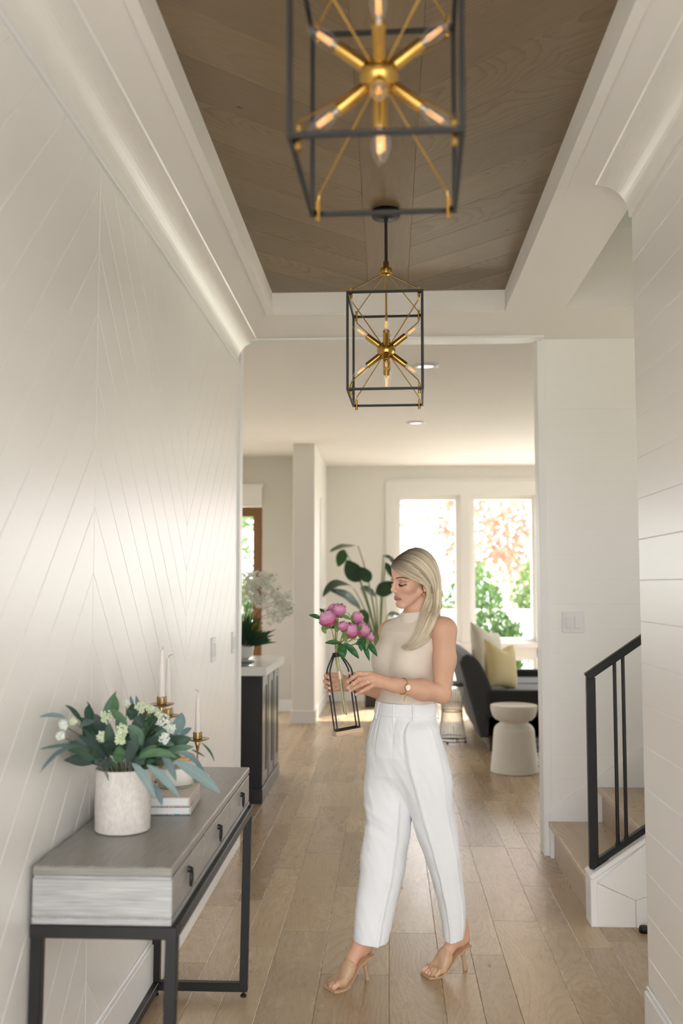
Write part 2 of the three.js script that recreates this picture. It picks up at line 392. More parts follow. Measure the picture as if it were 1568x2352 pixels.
// stair hall on the right: back wall, stair well, stairs
const stairPaint = M.paint;
{
  const ws = struct('wall_stair', bx(0.868, 0, -5.84, 3.6, 3.3, -5.728, 0), M.gap);
  const cuts = []; for (let y = 0; y < 2.9; y += 0.1397) cuts.push(y); cuts.push(TOP + 0.002);
  for (let i = 0; i < cuts.length - 1; i++) if (cuts[i + 1] - cuts[i] > 0.03) part('board', slab([[0.885, cuts[i]], [3.6, cuts[i]], [3.6, cuts[i + 1]], [0.885, cuts[i + 1]]], 0.008, 0.0012, (u, v, w) => [u, v, -5.728 + w]), M.satin, ws);
  struct('trim_2', merge([bx(0.858, 0, -5.86, 0.905, TOP, -5.712, 0.002)]), M.trim);
  struct('wall_stairwell', merge([bx(3.6, 0, -5.84, 3.75, 0.9, -3.4, 0), bx(3.6, 0.9, -5.84, 3.75, 6.2, -5.5, 0), bx(3.6, 0.9, -3.75, 3.75, 6.2, -3.4, 0), bx(3.6, 2.4, -5.84, 3.75, 6.2, -3.4, 0), bx(1.0, 0, -3.6, 3.75, 6.2, -3.475, 0),
    bx(0.9, 3.34, -5.2, 3.75, 6.2, -5.07, 0), bx(0.78, 3.34, -5.2, 0.907, 6.2, -3.4, 0), bx(0.86, 3.3, -3.6, 1.1, 6.2, -3.46, 0),
    bx(0.78, 6.1, -5.84, 3.75, 6.25, -3.4, 0)]), M.paint);
  // stairs: three steps in view, more behind the wall
  const st = struct('stairs');
  const X0 = 0.905, R = 0.19, G = 0.275, zA = -4.668, zB = -5.722;
  const tread = oakMat(0.66, 0.52, 0.37, 0.55);
  for (let i = 0; i < 8; i++) {
    const x = X0 + i * G, y = (i + 1) * R;
    part('riser', bx(x, y - R, zA, x + 0.02, y - 0.03, zB, 0), i < 2 ? oakMat(0.52, 0.40, 0.28, 0.55) : M.trim, st);
    const g = bx(x - 0.022, y - 0.032, zA, x + G + 0.02, y, zB, 0.004);
    part('tread', g, tread, st);
  }
  // white skirt on the back wall and the small return at the first riser
  const skirt = new THREE.Shape([[0.89, 0], [0.89, 0.245], [3.2, 1.84], [3.2, 0]].map((p) => new THREE.Vector2(...p)));
  const sg = new THREE.ExtrudeGeometry(skirt, { depth: 0.012, bevelEnabled: true, bevelSize: 0.002, bevelThickness: 0.002, bevelSegments: 1 }); sg.translate(0, 0, -5.722);
  struct('skirting_stair', fin(sg), M.trim);
  struct('trim_3', bx(0.885, 0, -5.724, 0.912, 0.158, -5.66, 0.002), M.trim);
  // knee wall that carries the railing
  const kp = [[0.887, 0], [0.887, 0.205], [3.2, 1.795], [3.2, 0]];
  const kw = struct('wall_knee', null, null);
  const ks = new THREE.ExtrudeGeometry(new THREE.Shape(kp.map((p) => new THREE.Vector2(p[0] + 0.004, p[1]))), { depth: 0.1, bevelEnabled: false }); ks.translate(0, 0, -4.664);
  part('core', fin(ks), M.trim, kw);
  const F = (u, v, w) => [u, v, -4.566 + w];
  const clipTop = (poly) => clip(poly, -0.6874, 1, 0.205 - 0.6874 * 0.887 - 0.002);
  for (const poly of [[[0.912, 0], [1.0795, 0], [1.0795, 0.115], [0.912, 0.188]], [[1.081, 0], [3.2, 0], [3.2, 0.9], [1.081, 0.1155]], [[0.912, 0.19], [1.08, 0.1165], [3.2, 0.905], [3.2, 2]]]) { const q = clipTop(poly); if (q) part('panel', slab(q, 0.012, 0.002, F), M.satin, kw); }
  part('end_post', bx(0.884, 0, -4.668, 0.913, 0.222, -4.552, 0.003), M.trim, kw);
  part('cap', bar([0.884, 0.21, -4.61], [3.2, 0.21 + 0.6874 * 2.316, -4.61], 0.022, 0.125, [0, 0, 1], 0.004), M.trim, kw);
}
// living room and kitchen shell
{
  const zF = -13.1;
  const W = [[0.113, 0.919], [1.085, 1.913], [2.08, 2.9], [3.07, 3.88]];
  const far = [bx(-0.82, 0, zF - 0.2, 0.113, 3.34, zF, 0), bx(0.113, 2.674, zF - 0.2, 3.88, 3.34, zF, 0), bx(3.88, 0, zF - 0.2, 5.1, 3.34, zF, 0), bx(0.113, 0, zF - 0.2, 3.88, 0.12, zF, 0), bx(0.113, 0.575, zF - 0.2, 3.88, 0.77, zF, 0)];
  for (let i = 0; i < 3; i++) far.push(bx(W[i][1], 0.12, zF - 0.2, W[i + 1][0], 2.674, zF, 0));
  struct('wall_far', merge(far), M.paint);
  struct('trim_4', merge([bx(-0.041, 2.69, zF, 4.05, 2.877, zF + 0.02, 0.003), bx(-0.041, 0.12, zF, 0.09, 2.69, zF + 0.02, 0.003), ...[0, 1, 2].map((i) => bx(W[i][1] + 0.02, 0.6, zF, W[i + 1][0] - 0.02, 2.69, zF + 0.02, 0.003)), bx(-0.06, 0.70, zF, 4.05, 0.76, zF + 0.05, 0.004), bx(0.0, 2.877, zF, 4.05, 2.9, zF + 0.035, 0.003)]), M.trim);
  struct('baseboard_far', bx(-0.82, 0, zF, 5, 0.14, zF + 0.018, 0.003), M.trim);
  W.forEach(([a, b], i) => {
    for (const [y0, y1] of [[0.77, 2.674], [0.12, 0.575]]) {
      const w = struct(`window_${i * 2 + (y0 > 0.5 ? 1 : 2)}`), s = 0.045, za = zF - 0.16, zb = zF - 0.06;
      part('window_frame', merge([bx(a, y0, za, a + s, y1, zb, 0.003), bx(b - s, y0, za, b, y1, zb, 0.003), bx(a + s, y0, za, b - s, y0 + s, zb, 0.003), bx(a + s, y1 - s, za, b - s, y1, zb, 0.003)]), M.trim, w);
      part('pane', bx(a + s, y0 + s, zF - 0.112, b - s, y1 - s, zF - 0.108, 0), M.pane, w);
    }
  });
  // wall between living room and kitchen passage
  struct('wall_living', merge([bx(-1.06, 0, -13.3, -0.82, LIV + 0.1, -10.96, 0.004)]), M.paint);
  struct('baseboard_living', merge([bx(-1.075, 0, -13.1, -0.805, 0.14, -10.945, 0.003)]), M.trim);
  struct('trim_5', merge([bx(-0.82, 0.9, -11.9, -0.808, 2.55, -11.86, 0.002)]), M.trim);
  // door wall
  const zD = -12.0;
  struct('wall_door', merge([bx(-1.533, 0, zD - 0.2, -1.06, 3.3, zD, 0), bx(-6, 2.47, zD - 0.2, -1.533, 3.3, zD, 0), bx(-6.0, 0, zD - 0.2, -5.2, 2.6, zD, 0), bx(-2.75, 0, zD - 0.2, -2.5, 2.6, zD, 0), bx(-5.2, 0, zD - 0.2, -2.75, 0.95, zD, 0)]), wall(0.66, 0.63, 0.58, 0.6));
  struct('baseboard_door', bx(-1.5, 0, zD, -1.06, 0.14, zD + 0.018, 0.003), M.trim);
  struct('trim_6', merge([bx(-2.7, 2.47, zD, -1.535, 2.70, zD + 0.02, 0.002), bx(-2.73, 2.70, zD, -1.515, 2.728, zD + 0.05, 0.003)]), M.trim);
  const d = struct('door_1');
  const brown = oakMat(0.30, 0.155, 0.055, 0.45);
  part('door_panel', merge([bx(-1.655, 0.02, zD - 0.14, -1.54, 2.46, zD - 0.09, 0.003), bx(-2.49, 0.02, zD - 0.14, -2.375, 2.46, zD - 0.09, 0.003), bx(-2.375, 2.34, zD - 0.14, -1.655, 2.46, zD - 0.09, 0.003), bx(-2.375, 0.02, zD - 0.14, -1.655, 0.55, zD - 0.09, 0.003)]), brown, d);
  part('pane', bx(-2.375, 0.55, zD - 0.117, -1.655, 2.34, zD - 0.113, 0), M.pane, d);
  for (const y of [2.13, 1.41, 0.35]) part('hinge', bx(-1.548, y - 0.055, zD - 0.1, -1.53, y + 0.055, zD - 0.075, 0.002), M.black, d);
  const wk = struct('window_9');
  part('window_frame', merge([bx(-5.2, 0.95, zD - 0.15, -5.15, 2.47, zD - 0.05, 0.003), bx(-2.8, 0.95, zD - 0.15, -2.75, 2.47, zD - 0.05, 0.003), bx(-5.2, 0.95, zD - 0.15, -2.75, 1.0, zD - 0.05, 0.003), bx(-5.2, 2.42, zD - 0.15, -2.75, 2.47, zD - 0.05, 0.003), bx(-4.0, 0.95, zD - 0.15, -3.95, 2.47, zD - 0.05, 0.003)]), M.trim, wk);
  part('pane', bx(-5.15, 1.0, zD - 0.102, -2.8, 2.42, zD - 0.098, 0), M.pane, wk);
  // side walls with broad windows
  struct('wall_kitchen', merge([bx(-6.2, 0, -12.2, -6, 1.0, -5.76, 0), bx(-6.2, 2.2, -12.2, -6, 3.34, -5.76, 0), bx(-6.2, 0, -12.2, -6, 3.3, -11.4, 0), bx(-6.2, 0, -8.0, -6, 3.3, -5.76, 0), bx(-6.2, 0, -5.88, -1.03, 3.3, -5.76, 0)]), M.paint);
  struct('wall_living_right', merge([bx(5, 0, -13.3, 5.2, 0.8, -5.76, 0), bx(5, 2.2, -13.3, 5.2, 3.34, -5.76, 0), bx(5, 0, -13.3, 5.2, 3.3, -12.6, 0), bx(5, 0, -9.5, 5.2, 3.3, -5.76, 0), bx(3.6, 0, -5.84, 5.2, 3.34, -5.72, 0)]), M.paint);
}
// ---------- pendants ----------
function makePendant(pos, label) {
  const p = thing('pendant_lamp', label, 'lamp', pos, -0.03, 'cage pendant lamps on the timber ceiling');
  const B = -0.581, yT = -0.39, yB = -0.772, W = 0.145, D = 0.18, t = 0.0095;
  part('canopy', lathe([[0.0, 0], [0.058, 0], [0.058, -0.026], [0.054, -0.03], [0.009, -0.031], [0.009, -0.045], [0, -0.045]], 40), M.black, p);
  part('screw', rod([-0.062, -0.013, 0], [0.062, -0.013, 0], 0.003, 0.003, 8), M.black, p);
  part('rod', rod([0, -0.03, 0], [0, -0.22, 0], 0.0062, 0.0062, 12), M.black, p);
  part('hub', lathe([[0, -0.212], [0.0115, -0.212], [0.0115, -0.24], [0.0225, -0.241], [0.0245, -0.244], [0.0245, -0.262], [0.022, -0.265], [0.012, -0.267], [0, -0.267]], 32), M.brass, p);
  part('stem', rod([0, -0.26, 0], [0, B, 0], 0.0042, 0.0042, 10), M.brass, p);
  const frame = [];
  for (const y of [yT, yB]) for (const s of [-1, 1]) { frame.push(bar([-W - t / 2, y, s * D], [W + t / 2, y, s * D], t, t, [0, 1, 0])); frame.push(bar([s * W, y, -D], [s * W, y, D], t, t, [0, 1, 0])); }
  for (const a of [-1, 1]) for (const b of [-1, 1]) frame.push(bar([a * W, yB, b * D], [a * W, yT, b * D], t, t));
  for (const y of [yT, yB]) for (const a of [-1, 1]) for (const b of [-1, 1]) frame.push(slab([[a * W, b * D], [a * (W - 0.03), b * D], [a * W, b * (D - 0.03)]], 0.004, 0.0005, (u, v, w) => [u, y - 0.002 + w, v]));
  part('cage_frame', merge(frame), M.iron, p);
  for (const a of [-1, 1]) for (const b of [-1, 1]) {
    const cx = a * (W - 0.013), cz = b * (D - 0.013);
    part('finial', merge([rod([cx, yT - 0.018, cz], [cx, yT + 0.02, cz], 0.0055, 0.0055, 12), ball([cx, yT - 0.02, cz], 0.0045, 10, 8)]), M.brass, p);
    part('finial', merge([rod([cx, yB - 0.02, cz], [cx, yB + 0.018, cz], 0.0055, 0.0055, 12), ball([cx, yB + 0.02, cz], 0.0045, 10, 8)]), M.brass, p);
    part('brace', rod([a * 0.012, -0.266, b * 0.012], [cx, yT + 0.012, cz], 0.0021, 0.0021, 8), M.brass, p);
    part('brace', merge([rod([cx, yT - 0.018, cz], [cx - a * 0.003, yT - 0.032, cz - b * 0.004], 0.0021, 0.0021, 8), rod([cx - a * 0.003, yT - 0.032, cz - b * 0.004], [a * 0.012, B + 0.015, b * 0.015], 0.0021, 0.0021, 8)]), M.brass, p);
    part('brace', merge([rod([cx, yB + 0.018, cz], [cx - a * 0.003, yB + 0.034, cz - b * 0.004], 0.0021, 0.0021, 8), rod([cx - a * 0.003, yB + 0.034, cz - b * 0.004], [a * 0.012, B - 0.015, b * 0.015], 0.0021, 0.0021, 8)]), M.brass, p);
  }
  const g = ball([0, B, 0], 0.0375, 40, 28);
  part('globe', merge([g, fin(new THREE.TorusGeometry(0.0376, 0.0006, 6, 48).rotateX(Math.PI / 2).translate(0, B, 0))]), M.brass, p);
  const sockG = lathe([[0, 0.028], [0.011, 0.03], [0.0128, 0.034], [0.0128, 0.098], [0.0118, 0.1], [0.0095, 0.099], [0.0095, 0.092], [0, 0.092]], 24);
  const bulbG = lathe([[0.0058, 0.094], [0.0075, 0.102], [0.0105, 0.109], [0.0152, 0.122], [0.0165, 0.131], [0.0152, 0.142], [0.0105, 0.156], [0.0052, 0.168], [0.0022, 0.1725], [0, 0.1735]], 28);
  const fil = []; for (let i = 0; i < 4; i++) { const a = i * TAU / 4 + 0.4; fil.push(rod([Math.cos(a) * 0.0045, 0.113, Math.sin(a) * 0.0045], [Math.cos(a) * 0.0036, 0.147, Math.sin(a) * 0.0036], 0.0011, 0.0011, 6)); }
  const filG = merge([...fil]), stemG = merge([rod([0, 0.094, 0], [0, 0.112, 0], 0.0042, 0.0022, 8)]);
  M.filament ??= new THREE.MeshStandardMaterial({ color: new THREE.Color(0.9, 0.5, 0.2), emissive: new THREE.Color(1.0, 0.42, 0.12), emissiveIntensity: 0.65, roughness: 0.6 });
  M.frost ??= phys(0.9, 0.9, 0.88, 0.3, { transmission: 0.5, thickness: 0 });
  const e = 0.66, ce = Math.cos(e), se = Math.sin(e);
  const dirs = [[0, -1, 0]];
  for (const s of [-1, 1]) for (const q of [-1, 1]) { dirs.push([s * ce, q * se, 0]); dirs.push([0.02, q * se, s * ce]); }
  for (const d of dirs) {
    const q = new THREE.Quaternion().setFromUnitVectors(V(0, 1, 0), V(...d).normalize());
    for (const [n, geo, mat] of [['socket', sockG, M.brass], ['bulb', bulbG, M.glass]]) {
      const m = part(n, geo, mat, p); m.quaternion.copy(q); m.position.set(0, B, 0);
      if (n === 'bulb') { part('filament', filG, M.filament, m); part('filament_stem', stemG, M.frost, m); }
    }
  }
  return p;
}
const pendant = makePendant([-0.0072, 3.03, -3.98], 'farther black cage pendant lamp, hung whole below its round ceiling canopy');
copyOf(pendant, 'nearer black cage pendant lamp, cut off by the top of the picture', [-0.0146, 3.03, -1.80]);

// ---------- recessed ceiling lights ----------
M.lens = std(0.85, 0.85, 0.83, 0.5, 0, { emissive: new THREE.Color(1, 0.95, 0.85), emissiveIntensity: 1.1 });
const rl = thing('recessed_light', 'white recessed ceiling light seen just behind the farther pendant cage', 'ceiling light', [0.267, LIV, -7.05], 0, 'recessed lights in the living room ceiling');
part('trim_ring', lathe([[0.056, 0.0], [0.06, -0.012], [0.075, -0.016], [0.092, -0.009], [0.095, 0.0]], 48), M.white, rl);
part('lens', lathe([[0.058, -0.001], [0.058, -0.006], [0, -0.006]], 32), M.lens, rl);
copyOf(rl, 'white recessed ceiling light below and beyond the farther pendant cage', [0.266, LIV, -9.54]);

// ---------- wall switches ----------
function switchPlate(label, pos, rotY, w, h) {
  const s = thing('wall_switch', label, 'light switch', pos, rotY, 'white rocker switch plates');
  part('plate', bx(-w / 2, -h / 2, 0, w / 2, h / 2, 0.006, 0.002), M.white, s);
  for (const k of [-1, 1]) { part('rocker_frame', bx(k * 0.024 - 0.019, -0.036, 0.005, k * 0.024 + 0.019, 0.036, 0.0075, 0.001), M.trim, s); part('rocker', bx(k * 0.024 - 0.0165, -0.033, 0.006, k * 0.024 + 0.0165, 0.033, 0.011, 0.002), M.white, s); }
  return s;
}
switchPlate('white double switch plate on the wall above the stairs', [1.04, 1.293, -5.72], 0, 0.124, 0.118);
switchPlate('white switch plate on the chevron wall, nearer to the taper candles', [-0.88, 1.18, -4.98], Math.PI / 2, 0.115, 0.12);
switchPlate('white switch plate on the chevron wall, at its far corner', [-0.88, 1.18, -5.63], Math.PI / 2, 0.115, 0.12);

// ---------- stair railing and small stop ----------
{
  const r = thing('stair_railing', 'black metal stair railing with two balusters on the white knee wall', 'railing');
  const z = -4.61, s = 0.6874;
  part('newel', merge([bar([0.911, 0.238, z], [0.911, 1.085, z], 0.04, 0.03, [0, 0, 1], 0.002)]), M.iron, r);
  part('handrail', bar([0.893, 1.086, z], [3.2, 1.086 + s * 2.307, z], 0.035, 0.04, [0, 0, 1], 0.003), M.iron, r);
  part('bottom_rail', bar([0.93, 0.268, z], [3.2, 0.268 + s * 2.27, z], 0.028, 0.034, [0, 0, 1], 0.002), M.iron, r);
  for (const x of [1.0195, 1.0575, 1.17, 1.208]) part('baluster', merge([rod([x, 0.262 + s * (x - 0.93), z], [x, 1.08 + s * (x - 0.893), z], 0.0085, 0.0085, 12), rod([x, 0.27 + s * (x - 0.93), z], [x, 0.29 + s * (x - 0.93), z], 0.012, 0.012, 12)]), M.iron, r);
  part('fixing_plate', merge([bar([0.905, 0.234, z], [0.975, 0.234 + s * 0.07, z], 0.008, 0.05, [0, 0, 1], 0.001), rod([0.925, 0.25, z + 0.016], [0.925, 0.266, z + 0.016], 0.005), rod([0.955, 0.271, z + 0.016], [0.955, 0.287, z + 0.016], 0.005)]), M.iron, r);
  single('door_stop', moved(merge([lathe([[0, 0], [0.022, 0], [0.022, 0.018], [0.018, 0.026], [0, 0.026]], 20), bx(-0.01, 0.004, -0.012, 0.06, 0.026, 0.012, 0.003)]), 1.1, 0, -4.5), M.black, 'small black stop on the floor at the foot of the knee wall', 'door stop');
}

// ---------- console table ----------
const ashMap = dataTex(512, 512, (u, v) => { const a = v * TAU; return 0.78 + 0.16 * nz(u * 60, Math.cos(a) * 1.3, Math.sin(a) * 1.3) + 0.16 * nz(u * 150, Math.cos(a) * 3, Math.sin(a) * 3) + 0.08 * nz(u * 8, Math.cos(a), Math.sin(a)); });
ashMap.repeat.set(4.5, 1.1);
const ash = (r, g, b, rough) => phys(r, g, b, rough, { map: ashMap, bumpMap: ashMap, bumpScale: 0.0008 });
{
  const t = thing('console_table', 'grey wooden console table with three drawers on a black metal frame', 'table');
  const xF = -0.525, xB = -0.868, zN = -2.44, zE = -3.78, top = ash(0.31, 0.295, 0.265, 0.3), side = ash(0.48, 0.48, 0.475, 0.5), front = ash(0.40, 0.38, 0.345, 0.36);
  part('tabletop', bx(xB, 0.797, zE, xF, 0.82, zN, 0.003), top, t);
  part('carcass', merge([bx(xB, 0.682, zE, xF - 0.014, 0.794, zE + 0.02, 0.002), bx(xB, 0.684, zE, xB + 0.015, 0.794, zN - 0.02, 0.001), bx(xB, 0.684, zE, xF - 0.02, 0.692, zN - 0.02, 0.001), bx(xB + 0.003, 0.69, zN - 0.02, xF - 0.003, 0.797, zN - 0.004, 0.001)]), side, t);
  part('end_panel', merge([bx(xB, 0.702, zN - 0.01, xF, 0.79, zN, 0.002)]), side, t);
  part('moulding', merge([bx(xB, 0.682, zN - 0.014, xF, 0.699, zN + 0.001, 0.002), bx(xF - 0.006, 0.682, zE, xF, 0.695, zN, 0.001)]), side, t);
  const cuts = [zN - 0.008, -2.87, -3.325, zE + 0.004];
  for (let i = 0; i < 3; i++) {
    const d = part('drawer', merge([bx(xF - 0.02, 0.699, cuts[i + 1] + 0.0018, xF - 0.001, 0.792, cuts[i] - 0.0018, 0.0018), bx(xB + 0.03, 0.705, cuts[i + 1] + 0.02, xF - 0.019, 0.78, cuts[i] - 0.02, 0)]), front, t);
    const zc = [-2.639, -3.096, -3.57][i];
    part('handle', merge([rod([xF - 0.002, 0.762, zc], [xF + 0.008, 0.762, zc], 0.009, 0.007, 14), fin(new THREE.TorusGeometry(0.0165, 0.0027, 8, 24).scale(1, 1.3, 1).rotateY(Math.PI / 2).translate(xF + 0.008, 0.742, zc)), ball([xF + 0.009, 0.763, zc], 0.0045, 10, 8)]), M.black, d);
  }
  const lx0 = -0.855, lx1 = xF, w = 0.031, za = zN + 0.004, zb = zE + 0.035, k = 0.012;
  for (const z of [za - w / 2, zb]) { part('leg', bar([lx1 - k, 0.02, z], [lx1, 0.66, z], w - 0.002, w - 0.002, [0, 0, 1], 0.002), M.iron, t); part('leg', bar([lx0 - 0.006, 0.02, z], [lx0, 0.66, z], w - 0.002, w - 0.002, [0, 0, 1], 0.002), M.iron, t); }
  part('apron_rail', merge([bar([lx0 - 0.016, 0.666, za - w / 2], [lx1 + 0.014, 0.666, za - w / 2], w, w, [0, 1, 0], 0.002), bar([lx0 - 0.015, 0.666, zb], [lx1 + 0.014, 0.666, zb], w, w, [0, 1, 0], 0.002), bar([lx1 + 0.0005, 0.6665, za - w + 0.002], [lx1 + 0.0005, 0.6665, zE - 0.012], w - 0.002, w - 0.001, [0, 1, 0], 0.002), bar([lx0, 0.6665, za - w + 0.002], [lx0, 0.6665, zb], w - 0.002, w - 0.001, [0, 1, 0], 0.002)]), M.iron, t);
  part('stretcher', bar([lx0 - 0.006, 0.035, zb], [lx1 - k + 0.015, 0.035, zb], 0.028, w, [0, 1, 0], 0.002), M.iron, t);
  part('stretcher', bar([lx0 - 0.006, 0.035, za], [lx0 - 0.006, 0.035, zb], 0.028, w, [0, 1, 0], 0.002), M.iron, t);
  for (const x of [lx0 - 0.006, lx1 - k]) for (const z of [za - w / 2, zb]) part('foot', merge([rod([x, 0.008, z], [x, 0.022, z], 0.004, 0.004, 10), lathe([[0, 0], [0.011, 0], [0.012, 0.005], [0.008, 0.009], [0, 0.009]], 18).translate(x, 0, z)]), M.iron, t);
}
// leaf: a creased blade from base to tip, bowed by `arch` (world offset of the middle), width w, curled
function leafGeo(base, tip, w, arch = [0, 0.02, 0], n = 10, face = [0, 0.5, 1], cup = 0.18, shape = 0.9) {
  const A = V(...base), C = V(...tip), Bm = A.clone().add(C).multiplyScalar(0.5).add(V(...arch));
  const curve = new THREE.QuadraticBezierCurve3(A, Bm, C), pos = [], uv = [], idx = [];
  const P = V(0, 0, 0), T = V(0, 0, 0), F = V(...face).normalize();
  for (let i = 0; i <= n; i++) {
    const t = i / n; curve.getPoint(t, P); curve.getTangent(t, T);
    const S = T.clone().cross(F).normalize(), N = S.clone().cross(T).normalize();
    const hw = (w / 2) * Math.pow(Math.sin(Math.PI * Math.pow(clamp(t, 0.001, 0.999), shape)), 0.8) + 0.0006;
    for (const s of [-1, -0.5, 0, 0.5, 1]) { const q = P.clone().addScaledVector(S, s * hw).addScaledVector(N, Math.abs(s) * hw * cup + hw * 0.06 * Math.sin(t * 14 + s * 2)); pos.push(q.x, q.y, q.z); uv.push(s * 0.5 + 0.5, t); }
  }
  for (let i = 0; i < n; i++) for (let j = 0; j < 4; j++) { const a = i * 5 + j, b = a + 5; idx.push(a, b, a + 1, a + 1, b, b + 1); }
  const g = new THREE.BufferGeometry();
  g.setAttribute('position', new THREE.BufferAttribute(new Float32Array(pos), 3)); g.setAttribute('uv', new THREE.BufferAttribute(new Float32Array(uv), 2)); g.setIndex(idx); g.computeVertexNormals();
  return fin(g);
}
const veinMap = dataTex(128, 256, (u, v) => { const a = Math.abs(u - 0.5); const mid = a < 0.025 ? 1.25 : 1; const ve = Math.abs(((v * 14 - a * 5) % 1 + 1) % 1 - 0.5) < 0.06 ? 1.1 : 1; return clamp(0.78 * mid * ve + 0.05 * nz(u * 20, v * 20), 0, 1); });
const leafMat = (r, g, b, rough = 0.5, tr = 0.3) => phys(r, g, b, rough, { map: veinMap, transmission: tr, thickness: 0, specularIntensity: 0.5 });

